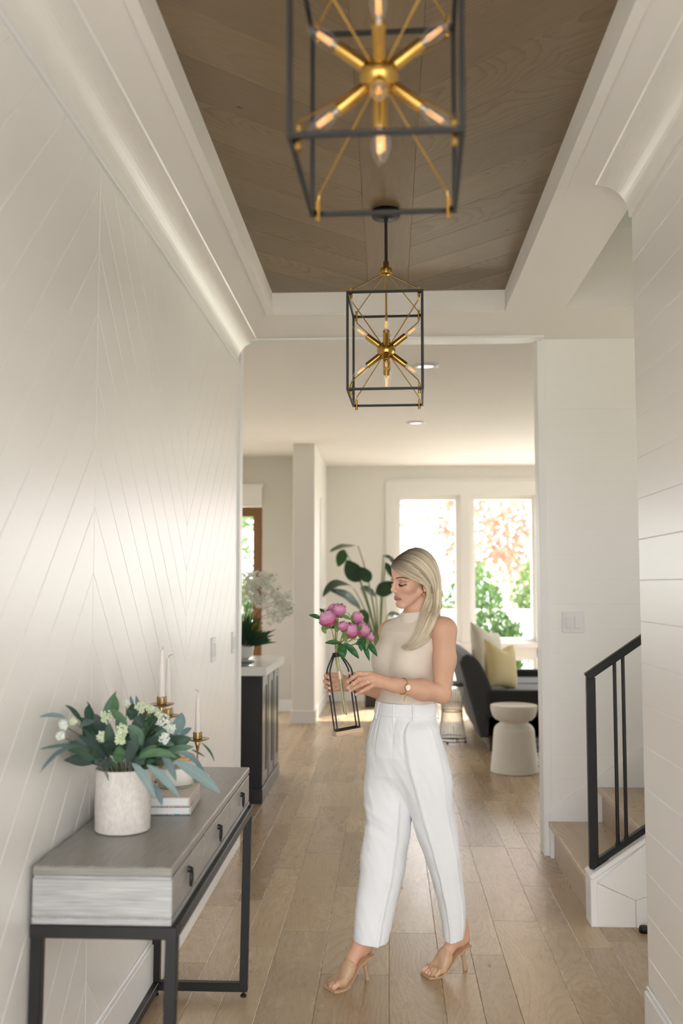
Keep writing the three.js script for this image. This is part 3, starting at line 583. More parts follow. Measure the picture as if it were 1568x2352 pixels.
// ---------- potted arrangement ----------
{
  const p = thing('potted_arrangement', 'textured off-white cylinder pot with a leafy green arrangement on the console table', 'potted plant');
  const cx = -0.745, cz = -2.806, T = 0.8205;
  const potMap = dataTex(256, 256, (u, v) => { const a = u * TAU; return 0.86 + 0.10 * nz(Math.cos(a) * 4, Math.sin(a) * 4, v * 9) + 0.13 * nz(Math.cos(a) * 14, Math.sin(a) * 14, v * 60) + 0.05 * nz(Math.cos(a) * 40, Math.sin(a) * 40, v * 120); });
  const pot = lathe([[0, 0], [0.072, 0], [0.0765, 0.004], [0.0775, 0.09], [0.0765, 0.168], [0.0755, 0.172], [0.071, 0.171], [0.069, 0.164], [0.069, 0.12], [0, 0.118]], 56); pot.translate(cx, T, cz);
  part('pot', pot, phys(0.78, 0.735, 0.685, 0.85, { map: potMap, bumpMap: potMap, bumpScale: 0.002 }), p);
  part('soil', lathe([[0, 0.15], [0.068, 0.148]], 24).translate(cx, T, cz), std(0.05, 0.035, 0.025, 0.9), p);
  const K = { blue: leafMat(0.21, 0.32, 0.33, 0.55), pale: leafMat(0.31, 0.43, 0.42, 0.5), dark: leafMat(0.06, 0.13, 0.09, 0.45), grey: leafMat(0.10, 0.16, 0.135, 0.55), green: leafMat(0.13, 0.26, 0.13, 0.5), sage: leafMat(0.17, 0.30, 0.20, 0.55), tan: leafMat(0.45, 0.31, 0.16, 0.6) };
  const L = [
    ['blue', [-0.8, 1.1747, -2.4572], [-0.852, 1.1801, -2.4217], 0.010, [0, 0.012, 0]], ['dark', [-0.82, 1.1343, -2.661], [-0.845, 1.1882, -2.5935], 0.012, [0.004, 0.01, 0]],
    ['blue', [-0.8, 1.0756, -2.6265], [-0.855, 1.0437, -2.4419], 0.018, [-0.005, 0.045, 0]], ['blue', [-0.82, 1.071, -2.6764], [-0.86, 1.0976, -2.4526], 0.010, [0, 0.01, 0]],
    ['dark', [-0.83, 1.1173, -2.7856], [-0.84, 1.1684, -2.791], 0.028, [-0.012, 0, 0]], ['sage', [-0.803, 1.0998, -2.8], [-0.7731, 1.2008, -2.82], 0.026, [-0.01, 0, 0]], ['green', [-0.767, 1.1305, -2.78], [-0.7669, 1.1966, -2.78], 0.024, [0.008, 0, 0]],
    ['green', [-0.7272, 1.1129, -2.77], [-0.779, 1.1593, -2.76], 0.022, [0, 0.008, 0]], ['dark', [-0.7384, 1.1153, -2.85], [-0.7392, 1.161, -2.87], 0.034, [0.006, 0, 0]],
    ['grey', [-0.7434, 1.0481, -2.7], [-0.7495, 1.1335, -2.67], 0.030, [-0.008, 0, 0.01]], ['grey', [-0.7067, 1.0264, -2.68], [-0.671, 1.1056, -2.66], 0.034, [0.01, 0, 0.01]],
    ['sage', [-0.6774, 1.0632, -2.74], [-0.7143, 1.1185, -2.73], 0.034, [0.004, 0.01, 0]], ['sage', [-0.6677, 1.0514, -2.77], [-0.6072, 1.1016, -2.78], 0.026, [0, 0.01, 0]],
    ['blue', [-0.6016, 1.0831, -2.8], [-0.5856, 1.1433, -2.82], 0.034, [0.008, 0, 0]], ['blue', [-0.593, 1.0739, -2.83], [-0.5605, 1.097, -2.84], 0.018, [0, 0.004, 0]],
    ['green', [-0.6789, 1.0347, -2.7], [-0.5722, 1.0379, -2.7], 0.022, [0, 0.03, 0]], ['blue', [-0.6183, 1.0423, -2.72], [-0.5738, 0.9756, -2.7], 0.020, [0.006, 0.01, 0]],
    ['pale', [-0.5804, 1.0286, -2.7], [-0.4466, 0.9528, -2.66], 0.030, [0.004, 0.016, 0]], ['blue', [-0.589, 1.0423, -2.75], [-0.5059, 0.9703, -2.78], 0.014, [0.005, 0.045, 0]],
    ['pale', [-0.6839, 1.0301, -2.66], [-0.6159, 0.9395, -2.64], 0.022, [0.006, 0.014, 0]], ['pale', [-0.6465, 1.023, -2.67], [-0.5567, 0.9404, -2.66], 0.022, [0.008, 0.014, 0]], ['blue', [-0.6317, 0.9682, -2.7], [-0.6131, 0.9087, -2.71], 0.016, [0.002, 0, 0]],
    ['green', [-0.7263, 1.0228, -2.7], [-0.7213, 1.0739, -2.67], 0.036, [0, 0, 0.006]], ['blue', [-0.82, 1.1253, -2.6427], [-0.8122, 1.1294, -2.75], 0.022, [0, 0.005, 0]],
    ['grey', [-0.77, 1.036, -2.7022], [-0.8, 1.1213, -2.6237], 0.022, [-0.01, 0.005, 0]], ['grey', [-0.765, 1.0347, -2.71], [-0.81, 1.1094, -2.5971], 0.016, [-0.005, 0.012, 0]], ['dark', [-0.7659, 1.0313, -2.73], [-0.81, 1.1029, -2.72], 0.022, [0, 0, 0]],
    ['green', [-0.6909, 1.0196, -2.72], [-0.6294, 1.0667, -2.72], 0.022, [0, 0.01, 0]], ['green', [-0.79, 1.0301, -2.722], [-0.79, 1.0642, -2.6558], 0.016, [0, 0, 0]], ['grey', [-0.5346, 1.0543, -2.85], [-0.4984, 1.0016, -2.86], 0.006, [0.01, 0.006, 0]],
    ['grey', [-0.5638, 1.0329, -2.86], [-0.5279, 1.0119, -2.87], 0.005, [0.0, 0.003, 0]], ['tan', [-0.6621, 1.0107, -2.8], [-0.647, 0.9868, -2.8], 0.044, [0.012, 0.012, 0]], ['dark', [-0.6197, 1.0216, -2.83], [-0.6704, 0.9944, -2.81], 0.04, [0, 0.01, 0]],
    ['green', [-0.84, 1.1007, -2.8621], [-0.85, 1.1759, -2.7989], 0.010, [0, 0, 0]], ['blue', [-0.7401, 1.1299, -2.88], [-0.7537, 1.18, -2.9], 0.012, [0.002, 0, 0]], ['blue', [-0.7236, 1.1363, -2.88], [-0.7371, 1.18, -2.9], 0.012, [0.003, 0, 0]],
    ['tan', [-0.6969, 1.1204, -2.86], [-0.6846, 1.1427, -2.86], 0.02, [0, 0, 0]], ['sage', [-0.645, 1.076, -2.75], [-0.5883, 1.0639, -2.74], 0.02, [0, 0.006, 0]],
  ];
  for (const [k, a, b, w, arch] of L) part('leaf', leafGeo(a, b, w, arch, 12, [rr(-0.4, 0.4), rr(0.1, 0.8), 1]), K[k], p);
  // inner leaves that fill the crown
  const ks = ['dark', 'grey', 'green', 'sage', 'dark', 'blue'];
  for (let i = 0; i < 120; i++) {
    const a = rr(0, TAU), el = rr(0.2, 1.35), r = rr(0.07, 0.15), s = [cx + Math.cos(a) * 0.035, T + 0.165, cz + Math.sin(a) * 0.035];
    const dx = Math.cos(a) * Math.cos(el), dz = Math.sin(a) * Math.cos(el), m = [s[0] + dx * r * 0.5, s[1] + Math.sin(el) * r * 0.6, s[2] + dz * r * 0.5];
    part('leaf', leafGeo(m, [m[0] + dx * r * 0.75, m[1] + Math.sin(el) * r * 0.55, Math.min(m[2] + dz * r * 0.75, -2.63)].map((q, k) => (k ? q : Math.max(q, -0.862))), rr(0.022, 0.042), [rr(-0.01, 0.01), 0.012, 0], 8, [rr(-0.6, 0.6), rr(0, 0.8), 1]), K[ks[i % 6]], p);
  }
  const stemMat = std(0.10, 0.12, 0.05, 0.6), bloom = phys(0.66, 0.75, 0.52, 0.7), bloomW = phys(0.72, 0.77, 0.70, 0.7);
  for (const [f, r, wht] of [[[-0.7722, 1.1418, -2.72], 0.019, 0], [[-0.7729, 1.095, -2.68], 0.014, 0], [[-0.7134, 1.1144, -2.66], 0.019, 0], [[-0.714, 1.0923, -2.655], 0.016, 0], [[-0.6963, 1.1585, -2.8], 0.018, 0], [[-0.7479, 1.1656, -2.84], 0.011, 1], [[-0.6238, 1.128, -2.76], 0.021, 1], [[-0.6106, 1.0867, -2.72], 0.016, 1], [[-0.6051, 1.1054, -2.77], 0.015, 1], [[-0.83, 1.146, -2.5333], 0.013, 1], [[-0.83, 1.1214, -2.5146], 0.012, 1], [[-0.6775, 1.1513, -2.83], 0.012, 0], [[-0.65, 1.1381, -2.82], 0.012, 0], [[-0.83, 1.1439, -2.6142], 0.01, 0]]) {
    const fl = [];
    for (let i = 0; i < 170; i++) { const d = V(rr(-1, 1), rr(-1, 1), rr(-1, 1)); if (d.length() > 1) continue; d.multiplyScalar(r * (0.75 + 0.3 * rnd())); fl.push(fin(new THREE.IcosahedronGeometry(rr(0.0018, 0.0038), 0).translate(f[0] + d.x, f[1] + d.y, f[2] + d.z))); }
    const c = part('flower_cluster', merge(fl), wht ? bloomW : bloom, p);
    part('stem', tube([f, [lerp(f[0], cx, 0.5), lerp(f[1], T + 0.15, 0.45), lerp(f[2], cz, 0.5)], [cx + (f[0] - cx) * 0.2, T + 0.13, cz + (f[2] - cz) * 0.2]], 0.0012, 12, 5), stemMat, c);
  }
  for (let i = 0; i < 12; i++) { const a = i / 12 * TAU; part('stem', tube([[cx + Math.cos(a) * 0.02, T + 0.125, cz + Math.sin(a) * 0.02], [cx + Math.cos(a) * 0.05, T + 0.19, cz + Math.sin(a) * 0.05], [cx + Math.cos(a) * 0.085, T + 0.225, cz + Math.sin(a) * 0.07]], 0.0017, 10, 5), stemMat, p); }
}
// ---------- books, jar candle, candlesticks ----------
{
  const book = (label, y0, y1, dx, rot, coverC, spineC) => {
    const b = thing('book', label, 'book', [-0.727 + dx, y0, -3.09], rot, 'books under the jar candle');
    const h = y1 - y0, w = 0.13, d = 0.11;
    part('cover', merge([bx(-w, 0, -d, w, 0.0032, d, 0.001), bx(-w, h - 0.0032, -d, w, h, d, 0.001)]), coverC, b);
    part('spine', bx(w - 0.004, 0.0005, -d, w + 0.001, h - 0.0005, d, 0.001), spineC, b);
    part('pages', bx(-w + 0.004, 0.003, -d + 0.004, w - 0.004, h - 0.003, d - 0.003, 0), M.white, b);
    return b;
  };
  const pattern = dataTex(256, 64, (u, v) => { const k = nz(u * 40, v * 12, 2), q = nz(u * 50, v * 15, 9); return k > 0.18 ? [0.55, 0.22, 0.28] : q > 0.15 ? [0.75, 0.72, 0.6] : [0.10, 0.32, 0.36]; });
  pattern.repeat.set(4, 4);
  const patC = phys(0.8, 0.8, 0.8, 0.4, { map: pattern }), pale = std(0.72, 0.66, 0.58, 0.5), spine = std(0.62, 0.54, 0.47, 0.55);
  book('lower pale book with a colourful patterned cover edge, on the tabletop', 0.8205, 0.8455, 0.0, 0.06, patC, spine);
  book('upper pale book directly under the ribbed jar candle', 0.846, 0.872, -0.002, 0.05, pale, spine);
  const j = thing('jar_candle', 'ribbed glass jar candle with a wooden lid on the two books', 'candle', [-0.672, 0.8725, -3.15]);
  const ribs = []; const N = 220;
  const rg = new THREE.CylinderGeometry(0.057, 0.057, 0.075, N, 1, true); { const P = rg.attributes.position; for (let i = 0; i < P.count; i++) { const a = Math.atan2(P.getZ(i), P.getX(i)), k = 1 + 0.022 * Math.cos(a * 44); P.setX(i, P.getX(i) * k); P.setZ(i, P.getZ(i) * k); } rg.computeVertexNormals(); } rg.translate(0, 0.045, 0);
  part('glass_jar', merge([fin(rg), lathe([[0, 0.0], [0.05, 0.0], [0.057, 0.004], [0.057, 0.008]], 48)]), M.glass, j);
  part('base', lathe([[0, 0.0005], [0.049, 0.0005], [0.055, 0.004], [0.054, 0.009], [0, 0.009]], 48), phys(0.75, 0.78, 0.70, 0.1, { transmission: 0.7, thickness: 0 }), j);
  part('wax', lathe([[0, 0.01], [0.0535, 0.01], [0.0535, 0.058], [0.05, 0.061], [0, 0.06]], 48), std(0.88, 0.86, 0.80, 0.5), j);
  part('lid', lathe([[0, 0.083], [0.0605, 0.083], [0.0615, 0.086], [0.0615, 0.094], [0.059, 0.097], [0, 0.097]], 48), oakMat(0.72, 0.46, 0.26, 0.5), j);
  const holder = (label, x, z, h, candleTop, candleLabel, lean, group) => {
    const c = thing('candlestick', label, 'candlestick', [x, 0.8205, z], 0, 'brass candlesticks on the console table');
    part('base', lathe([[0, 0], [0.043, 0], [0.044, 0.004], [0.040, 0.009], [0.014, 0.013], [0.006, 0.022], [0.0035, 0.03], [0, 0.03]], 36), M.oldBrass, c);
    part('stem', lathe([[0.0034, 0.025], [0.0034, h - 0.06], [0.0055, h - 0.052], [0.0062, h - 0.044], [0.012, h - 0.026], [0.0, h - 0.024]], 24), M.oldBrass, c);
    part('drip_plate', lathe([[0, h - 0.026], [0.012, h - 0.026], [0.03, h - 0.021], [0.041, h - 0.0165], [0.0425, h - 0.015], [0.041, h - 0.0145], [0.014, h - 0.018], [0, h - 0.018]], 40), M.oldBrass, c);
    part('cup', lathe([[0, h - 0.019], [0.0155, h - 0.018], [0.0165, h - 0.014], [0.0165, h + 0.006], [0.0155, h + 0.008], [0.0125, h + 0.007], [0.0125, h - 0.004], [0, h - 0.004]], 32), M.oldBrass, c);
    const k = thing('taper_candle', candleLabel, 'candle', [x, 0.8205 + h - 0.003, z], 0, 'white taper candles');
    const H = candleTop - (0.8205 + h - 0.003);
    part('wax', lathe([[0, 0], [0.0108, 0], [0.0108, 0.01], [0.0085, H * 0.75], [0.0062, H - 0.012], [0.0035, H - 0.003], [0, H]], 20), std(0.86, 0.80, 0.75, 0.42), k);
    part('wick', tube([[0, H - 0.002, 0], [0.0008, H + 0.005, 0], [lean * 0.6, H + 0.009, 0], [lean, H + 0.0105, 0]], 0.0008, 10, 5), std(0.55, 0.33, 0.24, 0.8), k);
  };
  holder('tallest brass candlestick, directly behind the leafy arrangement', -0.752, -3.30, 0.305, 1.287, 'tallest white taper candle, with an upright wick', 0.001);
  holder('middle brass candlestick, half hidden behind the tallest candlestick', -0.775, -3.50, 0.242, 1.248, 'white taper candle standing close behind the tallest candle', 0.014);
  holder('shortest brass candlestick, standing alone beside the jar candle', -0.684, -3.576, 0.15, 1.118, 'shortest white taper candle, farthest right of the three', -0.012);
}
// ---------- kitchen island ----------
{
  const c = thing('island_cabinet', 'black kitchen island cabinet with tall side panels beside the wall end', 'cabinet');
  const x1 = -0.888, x0 = -2.6, zN = -6.96, zE = -8.02, navy = phys(0.022, 0.024, 0.028, 0.3);
  part('carcass', bx(x0, 0.1, zE, x1 - 0.012, 0.875, zN, 0.003), navy, c);
  part('plinth', bx(x0, 0, zE, x1 + 0.012, 0.1, zN + 0.012, 0.003), navy, c);
  part('end_panel', merge([bx(x0, 0.1, zN - 0.001, x1, 0.875, zN + 0.006, 0.002)]), std(0.007, 0.007, 0.0075, 0.5), c);
  const zs = [zN, -7.31, -7.66, zE];
  for (let i = 0; i < 3; i++) { const f = part('side_panel', bx(x1 - 0.014, 0.105, zs[i + 1] + 0.02, x1, 0.87, zs[i] - 0.02, 0.004), phys(0.05, 0.055, 0.06, 0.25), c); part('rail', merge([bx(x1 - 0.002, 0.11, zs[i + 1] + 0.022, x1 + 0.006, 0.865, zs[i + 1] + 0.08, 0.002), bx(x1 - 0.002, 0.11, zs[i] - 0.08, x1 + 0.006, 0.865, zs[i] - 0.022, 0.002), bx(x1 - 0.002, 0.79, zs[i + 1] + 0.08, x1 + 0.006, 0.865, zs[i] - 0.08, 0.002), bx(x1 - 0.002, 0.11, zs[i + 1] + 0.08, x1 + 0.006, 0.19, zs[i] - 0.08, 0.002)]), phys(0.05, 0.055, 0.06, 0.25), f); }
  single('countertop', bx(x0 - 0.04, 0.876, zE - 0.03, -0.847, 0.937, -6.905, 0.004), phys(0.80, 0.80, 0.79, 0.18), 'thick white stone countertop on the black island', 'countertop');
  // bowl with fern
  const f = thing('potted_fern', 'white bowl planted with a feathery dark green fern on the countertop', 'potted plant', [-1.075, 0.937, -7.28]);
  part('bowl', lathe([[0, 0.03], [0.05, 0.03], [0.075, 0.05], [0.092, 0.12], [0.094, 0.125], [0.088, 0.124], [0.07, 0.06], [0, 0.045]], 36), M.white, f);
  part('stand', merge([lathe([[0, 0.0], [0.05, 0.0], [0.052, 0.03], [0, 0.03]], 24)]), oakMat(0.6, 0.42, 0.25, 0.5), f);
  const fr = [];
  for (let i = 0; i < 420; i++) { const a = rr(0, TAU), el = rr(0.1, 1.4), r = rr(0.08, 0.24), b = [Math.cos(a) * 0.03, 0.11, Math.sin(a) * 0.03], tp = [b[0] + Math.cos(a) * Math.cos(el) * r, b[1] + Math.sin(el) * r * 1.05, b[2] + Math.sin(a) * Math.cos(el) * r]; const q = [rr(-0.02, 0.02), rr(0, 0.02), rr(-0.02, 0.02)]; fr.push(leafGeo([lerp(b[0], tp[0], 0.5), lerp(b[1], tp[1], 0.5), lerp(b[2], tp[2], 0.5)], [tp[0] + q[0], tp[1] + q[1], tp[2] + q[2]], 0.012, [0, 0.01, 0], 3)); }
  const fo = part('foliage', merge(fr), leafMat(0.035, 0.10, 0.045, 0.6, 0.2), f); fo.userData.kind = 'stuff';
  const yl = []; for (let i = 0; i < 40; i++) { const b = [0.06 + rr(-0.02, 0.05), 0.26 + rr(-0.03, 0.02), rr(-0.05, 0.03)]; yl.push(leafGeo(b, [b[0] + rr(0.0, 0.05), b[1] + rr(-0.02, 0.03), b[2] + rr(-0.02, 0.02)], 0.012, [0, 0.004, 0], 3)); }
  part('yellow_fronds', merge(yl), leafMat(0.36, 0.30, 0.03, 0.6, 0.3), f).userData.kind = 'stuff';
  // plates
  const plate = (label, y, r, m) => { const p = thing('plate', label, 'plate', [-1.05, y, -7.06], 0, 'plates on the countertop'); part('dish', lathe([[0, 0.0], [r * 0.55, 0.0], [r * 0.62, 0.004], [r, 0.016], [r * 0.99, 0.019], [r * 0.6, 0.009], [0, 0.006]], 40), m, p); return p; };
  plate('white plate at the bottom of the small stack', 0.9375, 0.10, M.white);
  plate('grey plate on top of the small stack', 0.951, 0.115, std(0.36, 0.38, 0.40, 0.3));
  // blossom branches in a vase behind
  const b = thing('blossom_vase', 'clear vase of white blossom branches rising behind the fern bowl', 'flower vase', [-1.12, 0.937, -7.62]);
  part('vase', lathe([[0, 0], [0.05, 0], [0.06, 0.02], [0.055, 0.15], [0.04, 0.22], [0.045, 0.25]], 32), M.glass, b);
  const bark = std(0.11, 0.08, 0.055, 0.8), petal = phys(0.80, 0.80, 0.72, 0.6, { transmission: 0.3, thickness: 0 }), lf = leafMat(0.22, 0.3, 0.08, 0.5);
  const tips = [[0.13, 0.62, 0.02], [0.19, 0.63, 0], [0.10, 0.56, 0.03], [0.23, 0.52, 0], [0.30, 0.44, 0.03], [0.34, 0.38, 0.0], [0.25, 0.33, 0.03], [0.14, 0.45, 0], [0.06, 0.5, 0.03], [0.02, 0.6, -0.05], [-0.1, 0.55, 0], [0.31, 0.47, -0.02]];
  tips.forEach((t, i) => {
    part('branch', vtube([[0, 0.03, 0], [t[0] * 0.12, 0.24, t[2] * 0.1], [t[0] * 0.5, lerp(0.25, t[1], 0.65), t[2] * 0.6], t], (k) => 0.004 - 0.003 * k, 16, 5), bark, b);
    const fl = [];
    for (let k = 0; k < 34; k++) { const c = [t[0] + rr(-0.055, 0.055), t[1] + rr(-0.055, 0.05), t[2] + rr(-0.04, 0.04)]; for (let q = 0; q < 3; q++) { const d = [rr(-1, 1), rr(-1, 1), rr(-1, 1)]; fl.push(leafGeo(c, [c[0] + d[0] * 0.026, c[1] + d[1] * 0.026, c[2] + d[2] * 0.026], 0.024, [0, 0.002, 0], 2)); } }
    part('blossom', merge(fl), petal, b).userData.kind = 'stuff';
    if (i % 2) part('leaf', leafGeo(t, [t[0] + 0.05, t[1] + 0.015, t[2]], 0.015, [0, 0.004, 0], 5), lf, b);
  });
}
// ---------- living room ----------
{
  const fab = (r, g, b) => phys(r, g, b, 0.85, { sheen: 0.4, sheenRoughness: 0.5, sheenColor: new THREE.Color(0.5, 0.5, 0.52), bumpMap: weave, bumpScale: 0.0006 });
  const s = thing('sofa', 'dark charcoal sofa seen from its arm, behind the white stool', 'sofa');
  const z0 = -9.15, z1 = -11.0, dark = fab(0.022, 0.022, 0.024);
  const ext = (pts, za, zb, bev) => { const g = new THREE.ExtrudeGeometry(new THREE.Shape(pts.map((p) => new THREE.Vector2(...p))), { depth: za - zb - 2 * bev, bevelEnabled: true, bevelSize: bev, bevelThickness: bev, bevelSegments: 3 }); g.translate(0, 0, zb + bev); return fin(g); };
  const curveBack = []; for (let i = 0; i <= 8; i++) { const t = i / 8; curveBack.push([lerp(0.74, 0.905, t), 0.84 - 0.275 * Math.pow(t, 1.7)]); }
  part('back', ext([[0.84, 0.15], [0.665, 0.80], [0.685, 0.84], [0.715, 0.85], ...curveBack, [0.93, 0.2], [0.92, 0.15]], z0 - 0.03, z1, 0.025), fab(0.05, 0.052, 0.056), s);
  part('base', bx(0.86, 0.13, z1, 1.75, 0.33, z0, 0.02), dark, s);
  part('arm', bx(0.885, 0.14, z0 - 0.14, 1.76, 0.555, z0, 0.015), dark, s);
  part('arm', bx(0.885, 0.14, z1, 1.76, 0.60, z1 + 0.14, 0.015), dark, s);
  part('seat_cushion', merge([bx(0.9, 0.33, z1 + 0.15, 1.77, 0.53, (z0 + z1) / 2 - 0.002, 0.05), bx(0.9, 0.33, (z0 + z1) / 2 + 0.002, 1.77, 0.53, z0 - 0.15, 0.05)]), fab(0.10, 0.105, 0.115), s);
  for (const [x, z] of [[0.92, z0 - 0.08], [1.68, z0 - 0.08], [0.92, z1 + 0.08], [1.68, z1 + 0.08]]) part('leg', rod([x, x > 1.1 ? 0.0125 : 0, z], [x, 0.14, z], 0.014, 0.024, 12), oakMat(0.10, 0.04, 0.02, 0.4), s);
  const pillow = (name, label, w, h, t, mat) => {
    const n = 24, pos = [], idx = [], uv = [];
    for (const sgn of [1, -1]) for (let i = 0; i <= n; i++) for (let j = 0; j <= n; j++) {
      const u = i / n * 2 - 1, v = j / n * 2 - 1, e = Math.pow(Math.max(0, (1 - Math.pow(Math.abs(u), 3)) * (1 - Math.pow(Math.abs(v), 3))), 0.5);
      const pinch = 1 - 0.10 * (1 - Math.abs(v) ** 2) * Math.abs(u) ** 2, pinch2 = 1 - 0.12 * (1 - Math.abs(u) ** 2) * Math.abs(v) ** 2;
      const chop = v > 0 ? 0.16 * h * Math.exp(-u * u * 6) * v * v * (name === 'cushion_y' ? 1 : 0.3) : 0;
      pos.push(u * w / 2 * pinch, v * h / 2 * pinch2 - chop, sgn * e * t / 2); uv.push(u * 0.5 + 0.5, v * 0.5 + 0.5);
    }
    const S = (n + 1) * (n + 1);
    for (let k = 0; k < 2; k++) for (let i = 0; i < n; i++) for (let j = 0; j < n; j++) { const a = k * S + i * (n + 1) + j, b = a + n + 1; if (k) idx.push(a, a + 1, b, b, a + 1, b + 1); else idx.push(a, b, a + 1, a + 1, b, b + 1); }
    const g = new THREE.BufferGeometry(); g.setAttribute('position', new THREE.BufferAttribute(new Float32Array(pos), 3)); g.setAttribute('uv', new THREE.BufferAttribute(new Float32Array(uv), 2)); g.setIndex(idx); g.computeVertexNormals();
    return single('cushion', fin(g), mat, label, 'cushion', undefined);
  };
  const y = pillow('cushion_y', 'pale yellow square cushion with a chopped top leaning on the sofa', 0.46, 0.46, 0.17, fab(0.72, 0.60, 0.32));
  y.position.set(1.05, 0.745, -9.55); y.rotation.set(-0.18, 0.85, -0.16, 'YXZ');
  const gy = pillow('cushion_g', 'large grey-beige cushion tucked behind the yellow one', 0.56, 0.56, 0.17, fab(0.62, 0.58, 0.48));
  gy.position.set(0.99, 0.815, -10.15); gy.rotation.set(-0.25, 1.0, -0.25, 'YXZ');
  single('stool', moved(lathe([[0, 0], [0.187, 0], [0.191, 0.004], [0.192, 0.012], [0.176, 0.17], [0.164, 0.33], [0.158, 0.352], [0.142, 0.372], [0.118, 0.388], [0.113, 0.398], [0.118, 0.408], [0.15, 0.42], [0.172, 0.446], [0.186, 0.492], [0.189, 0.524], [0.186, 0.535], [0.178, 0.537], [0.165, 0.527], [0.08, 0.521], [0, 0.52]], 64), 1.008, 0, -8.235), phys(0.74, 0.70, 0.61, 0.7, { bumpMap: smudge, bumpScale: 0.004 }), 'white hourglass shaped stool on the wooden floor before the sofa', 'stool');
  const rugMap = dataTex(256, 256, (u, v) => { const k = nz(u * 9, v * 14, 3) + 0.5 * nz(u * 26, v * 40, 6); return k > 0.12 ? 0.22 : 0.95; });
  single('rug', bx(1.12, 0.0005, -11.9, 3.6, 0.012, -8.45, 0.004), phys(0.72, 0.74, 0.78, 0.95, { map: rugMap, bumpMap: weave, bumpScale: 0.003 }), 'pale blue-grey patterned rug beneath the sofa', 'rug');
  // wire side table
  const w = thing('wire_table', 'round wire cage side table partly hidden behind the woman', 'side table', [0.60, 0, -9.73]);
  const steel = std(0.55, 0.52, 0.44, 0.2, 1);
  part('top', lathe([[0, 0.55], [0.118, 0.55], [0.122, 0.556], [0.122, 0.572], [0.118, 0.575], [0, 0.575]], 40), std(0.55, 0.58, 0.62, 0.15, 0.6), w);
  for (const [yy, r] of [[0.545, 0.122], [0.30, 0.10], [0.05, 0.135], [0.02, 0.135]]) part('ring', fin(new THREE.TorusGeometry(r, 0.005, 8, 48).rotateX(Math.PI / 2).translate(0, yy, 0)), M.iron, w);
  for (let i = 0; i < 28; i++) { const a = i / 28 * TAU; part('wire', tube([[Math.cos(a) * 0.122, 0.548, Math.sin(a) * 0.122], [Math.cos(a) * 0.10, 0.3, Math.sin(a) * 0.10], [Math.cos(a) * 0.135, 0.02, Math.sin(a) * 0.135]], 0.0032, 10, 6), steel, w); }
  for (let i = 0; i < 4; i++) { const a = i / 4 * TAU + 0.4; part('foot', rod([Math.cos(a) * 0.135, 0, Math.sin(a) * 0.135], [Math.cos(a) * 0.135, 0.025, Math.sin(a) * 0.135], 0.008, 0.008, 8), M.iron, w); }
  // bird of paradise plant
  const b = thing('potted_palm', 'tall broad-leaved green plant in a dark square planter by the window wall', 'potted plant');
  part('planter', merge([bx(-0.30, 0, -12.78, 0.05, 0.35, -12.43, 0.008)]), std(0.025, 0.022, 0.02, 0.6), b);
  part('soil', bx(-0.28, 0.34, -12.76, 0.03, 0.355, -12.45, 0.002), std(0.04, 0.03, 0.02, 0.9), b);
  const g1 = leafMat(0.022, 0.062, 0.026, 0.32, 0.12), g2 = leafMat(0.045, 0.12, 0.035, 0.35, 0.3), st = std(0.12, 0.18, 0.06, 0.5), C = [-0.12, 0.33, -12.6];

  const leaves = [
    [[-0.3861, 1.9963, -12.5], [-0.7094, 1.9018, -11.95], 0.16, [0, 0.06, 0], g2, [0, 1, 0.35]], [[-0.5613, 1.9528, -12.5], [-0.6379, 1.7344, -12.5], 0.14, [0, 0.0, 0], g2, [0.3, 0.1, 1]],
    [[-0.3539, 1.5544, -12.5], [-0.5285, 1.8216, -12.5], 0.22, [-0.03, 0, 0], g1, [-0.2, 0.3, 1]], [[-0.4413, 1.4619, -12.5], [-0.776, 1.3625, -11.7], 0.16, [-0.04, 0.22, 0], g1, [0, 0.7, 0.8]], [[-0.3544, 1.2123, -12.5], [-0.7143, 1.4428, -11.95], 0.19, [0.05, 0.06, 0], g1, [0, 0.6, 0.9]],
    [[-0.2558, 1.5381, -12.5], [-0.3864, 1.7342, -12.5], 0.16, [0.04, 0, 0], g1, [0.2, 0.2, 1]], [[-0.1689, 1.4077, -12.5], [0.1034, 1.538, -12.5], 0.2, [0, -0.02, 0], g1, [0, 0.4, 1]], [[-0.0696, 1.8756, -12.5], [0.0717, 1.7555, -12.5], 0.1, [0.04, 0.03, 0], g1, [0, 0.9, 0.5]], [[-0.0426, 1.7883, -12.5], [0.0601, 1.5815, -12.5], 0.09, [0, 0, 0], g1, [0.4, 0.3, 1]],
    [[-0.5069, 1.1471, -12.5], [-0.7894, 1.2124, -11.6], 0.12, [0, 0.03, 0], g2, [0, 0.8, 0.6]], [[-0.3707, 1.1906, -12.5], [-0.2786, 1.0068, -12.5], 0.12, [0.04, 0.03, 0], g2, [0, 0.4, 1]], [[-0.0176, 1.137, -12.5], [0.1559, 1.1048, -12.5], 0.11, [0, 0.03, 0], g1, [0, 0.8, 0.6]], [[-0.3611, 1.4723, -12.75], [-0.1725, 1.3505, -12.75], 0.17, [0, 0.05, 0], g1, [0, 0.9, 0.4]],
  ];
  leaves.forEach(([a, t, wd, arch, m, face], i) => {
    const l = part('leaf', leafGeo(a, t, wd, arch, 14, face, 0.14, 0.8), m, b);
    part('leaf_stalk', vtube([[C[0] + (i % 4 - 1.5) * 0.02, C[1], C[2] + (i % 3 - 1) * 0.03], [lerp(C[0], a[0], 0.2), lerp(C[1], a[1], 0.45), C[2]], [lerp(C[0], a[0], 0.72), lerp(C[1], a[1], 0.86), lerp(C[2], a[2], 0.6)], a], (k) => 0.016 - 0.010 * k, 18, 6), st, l);
  });
}
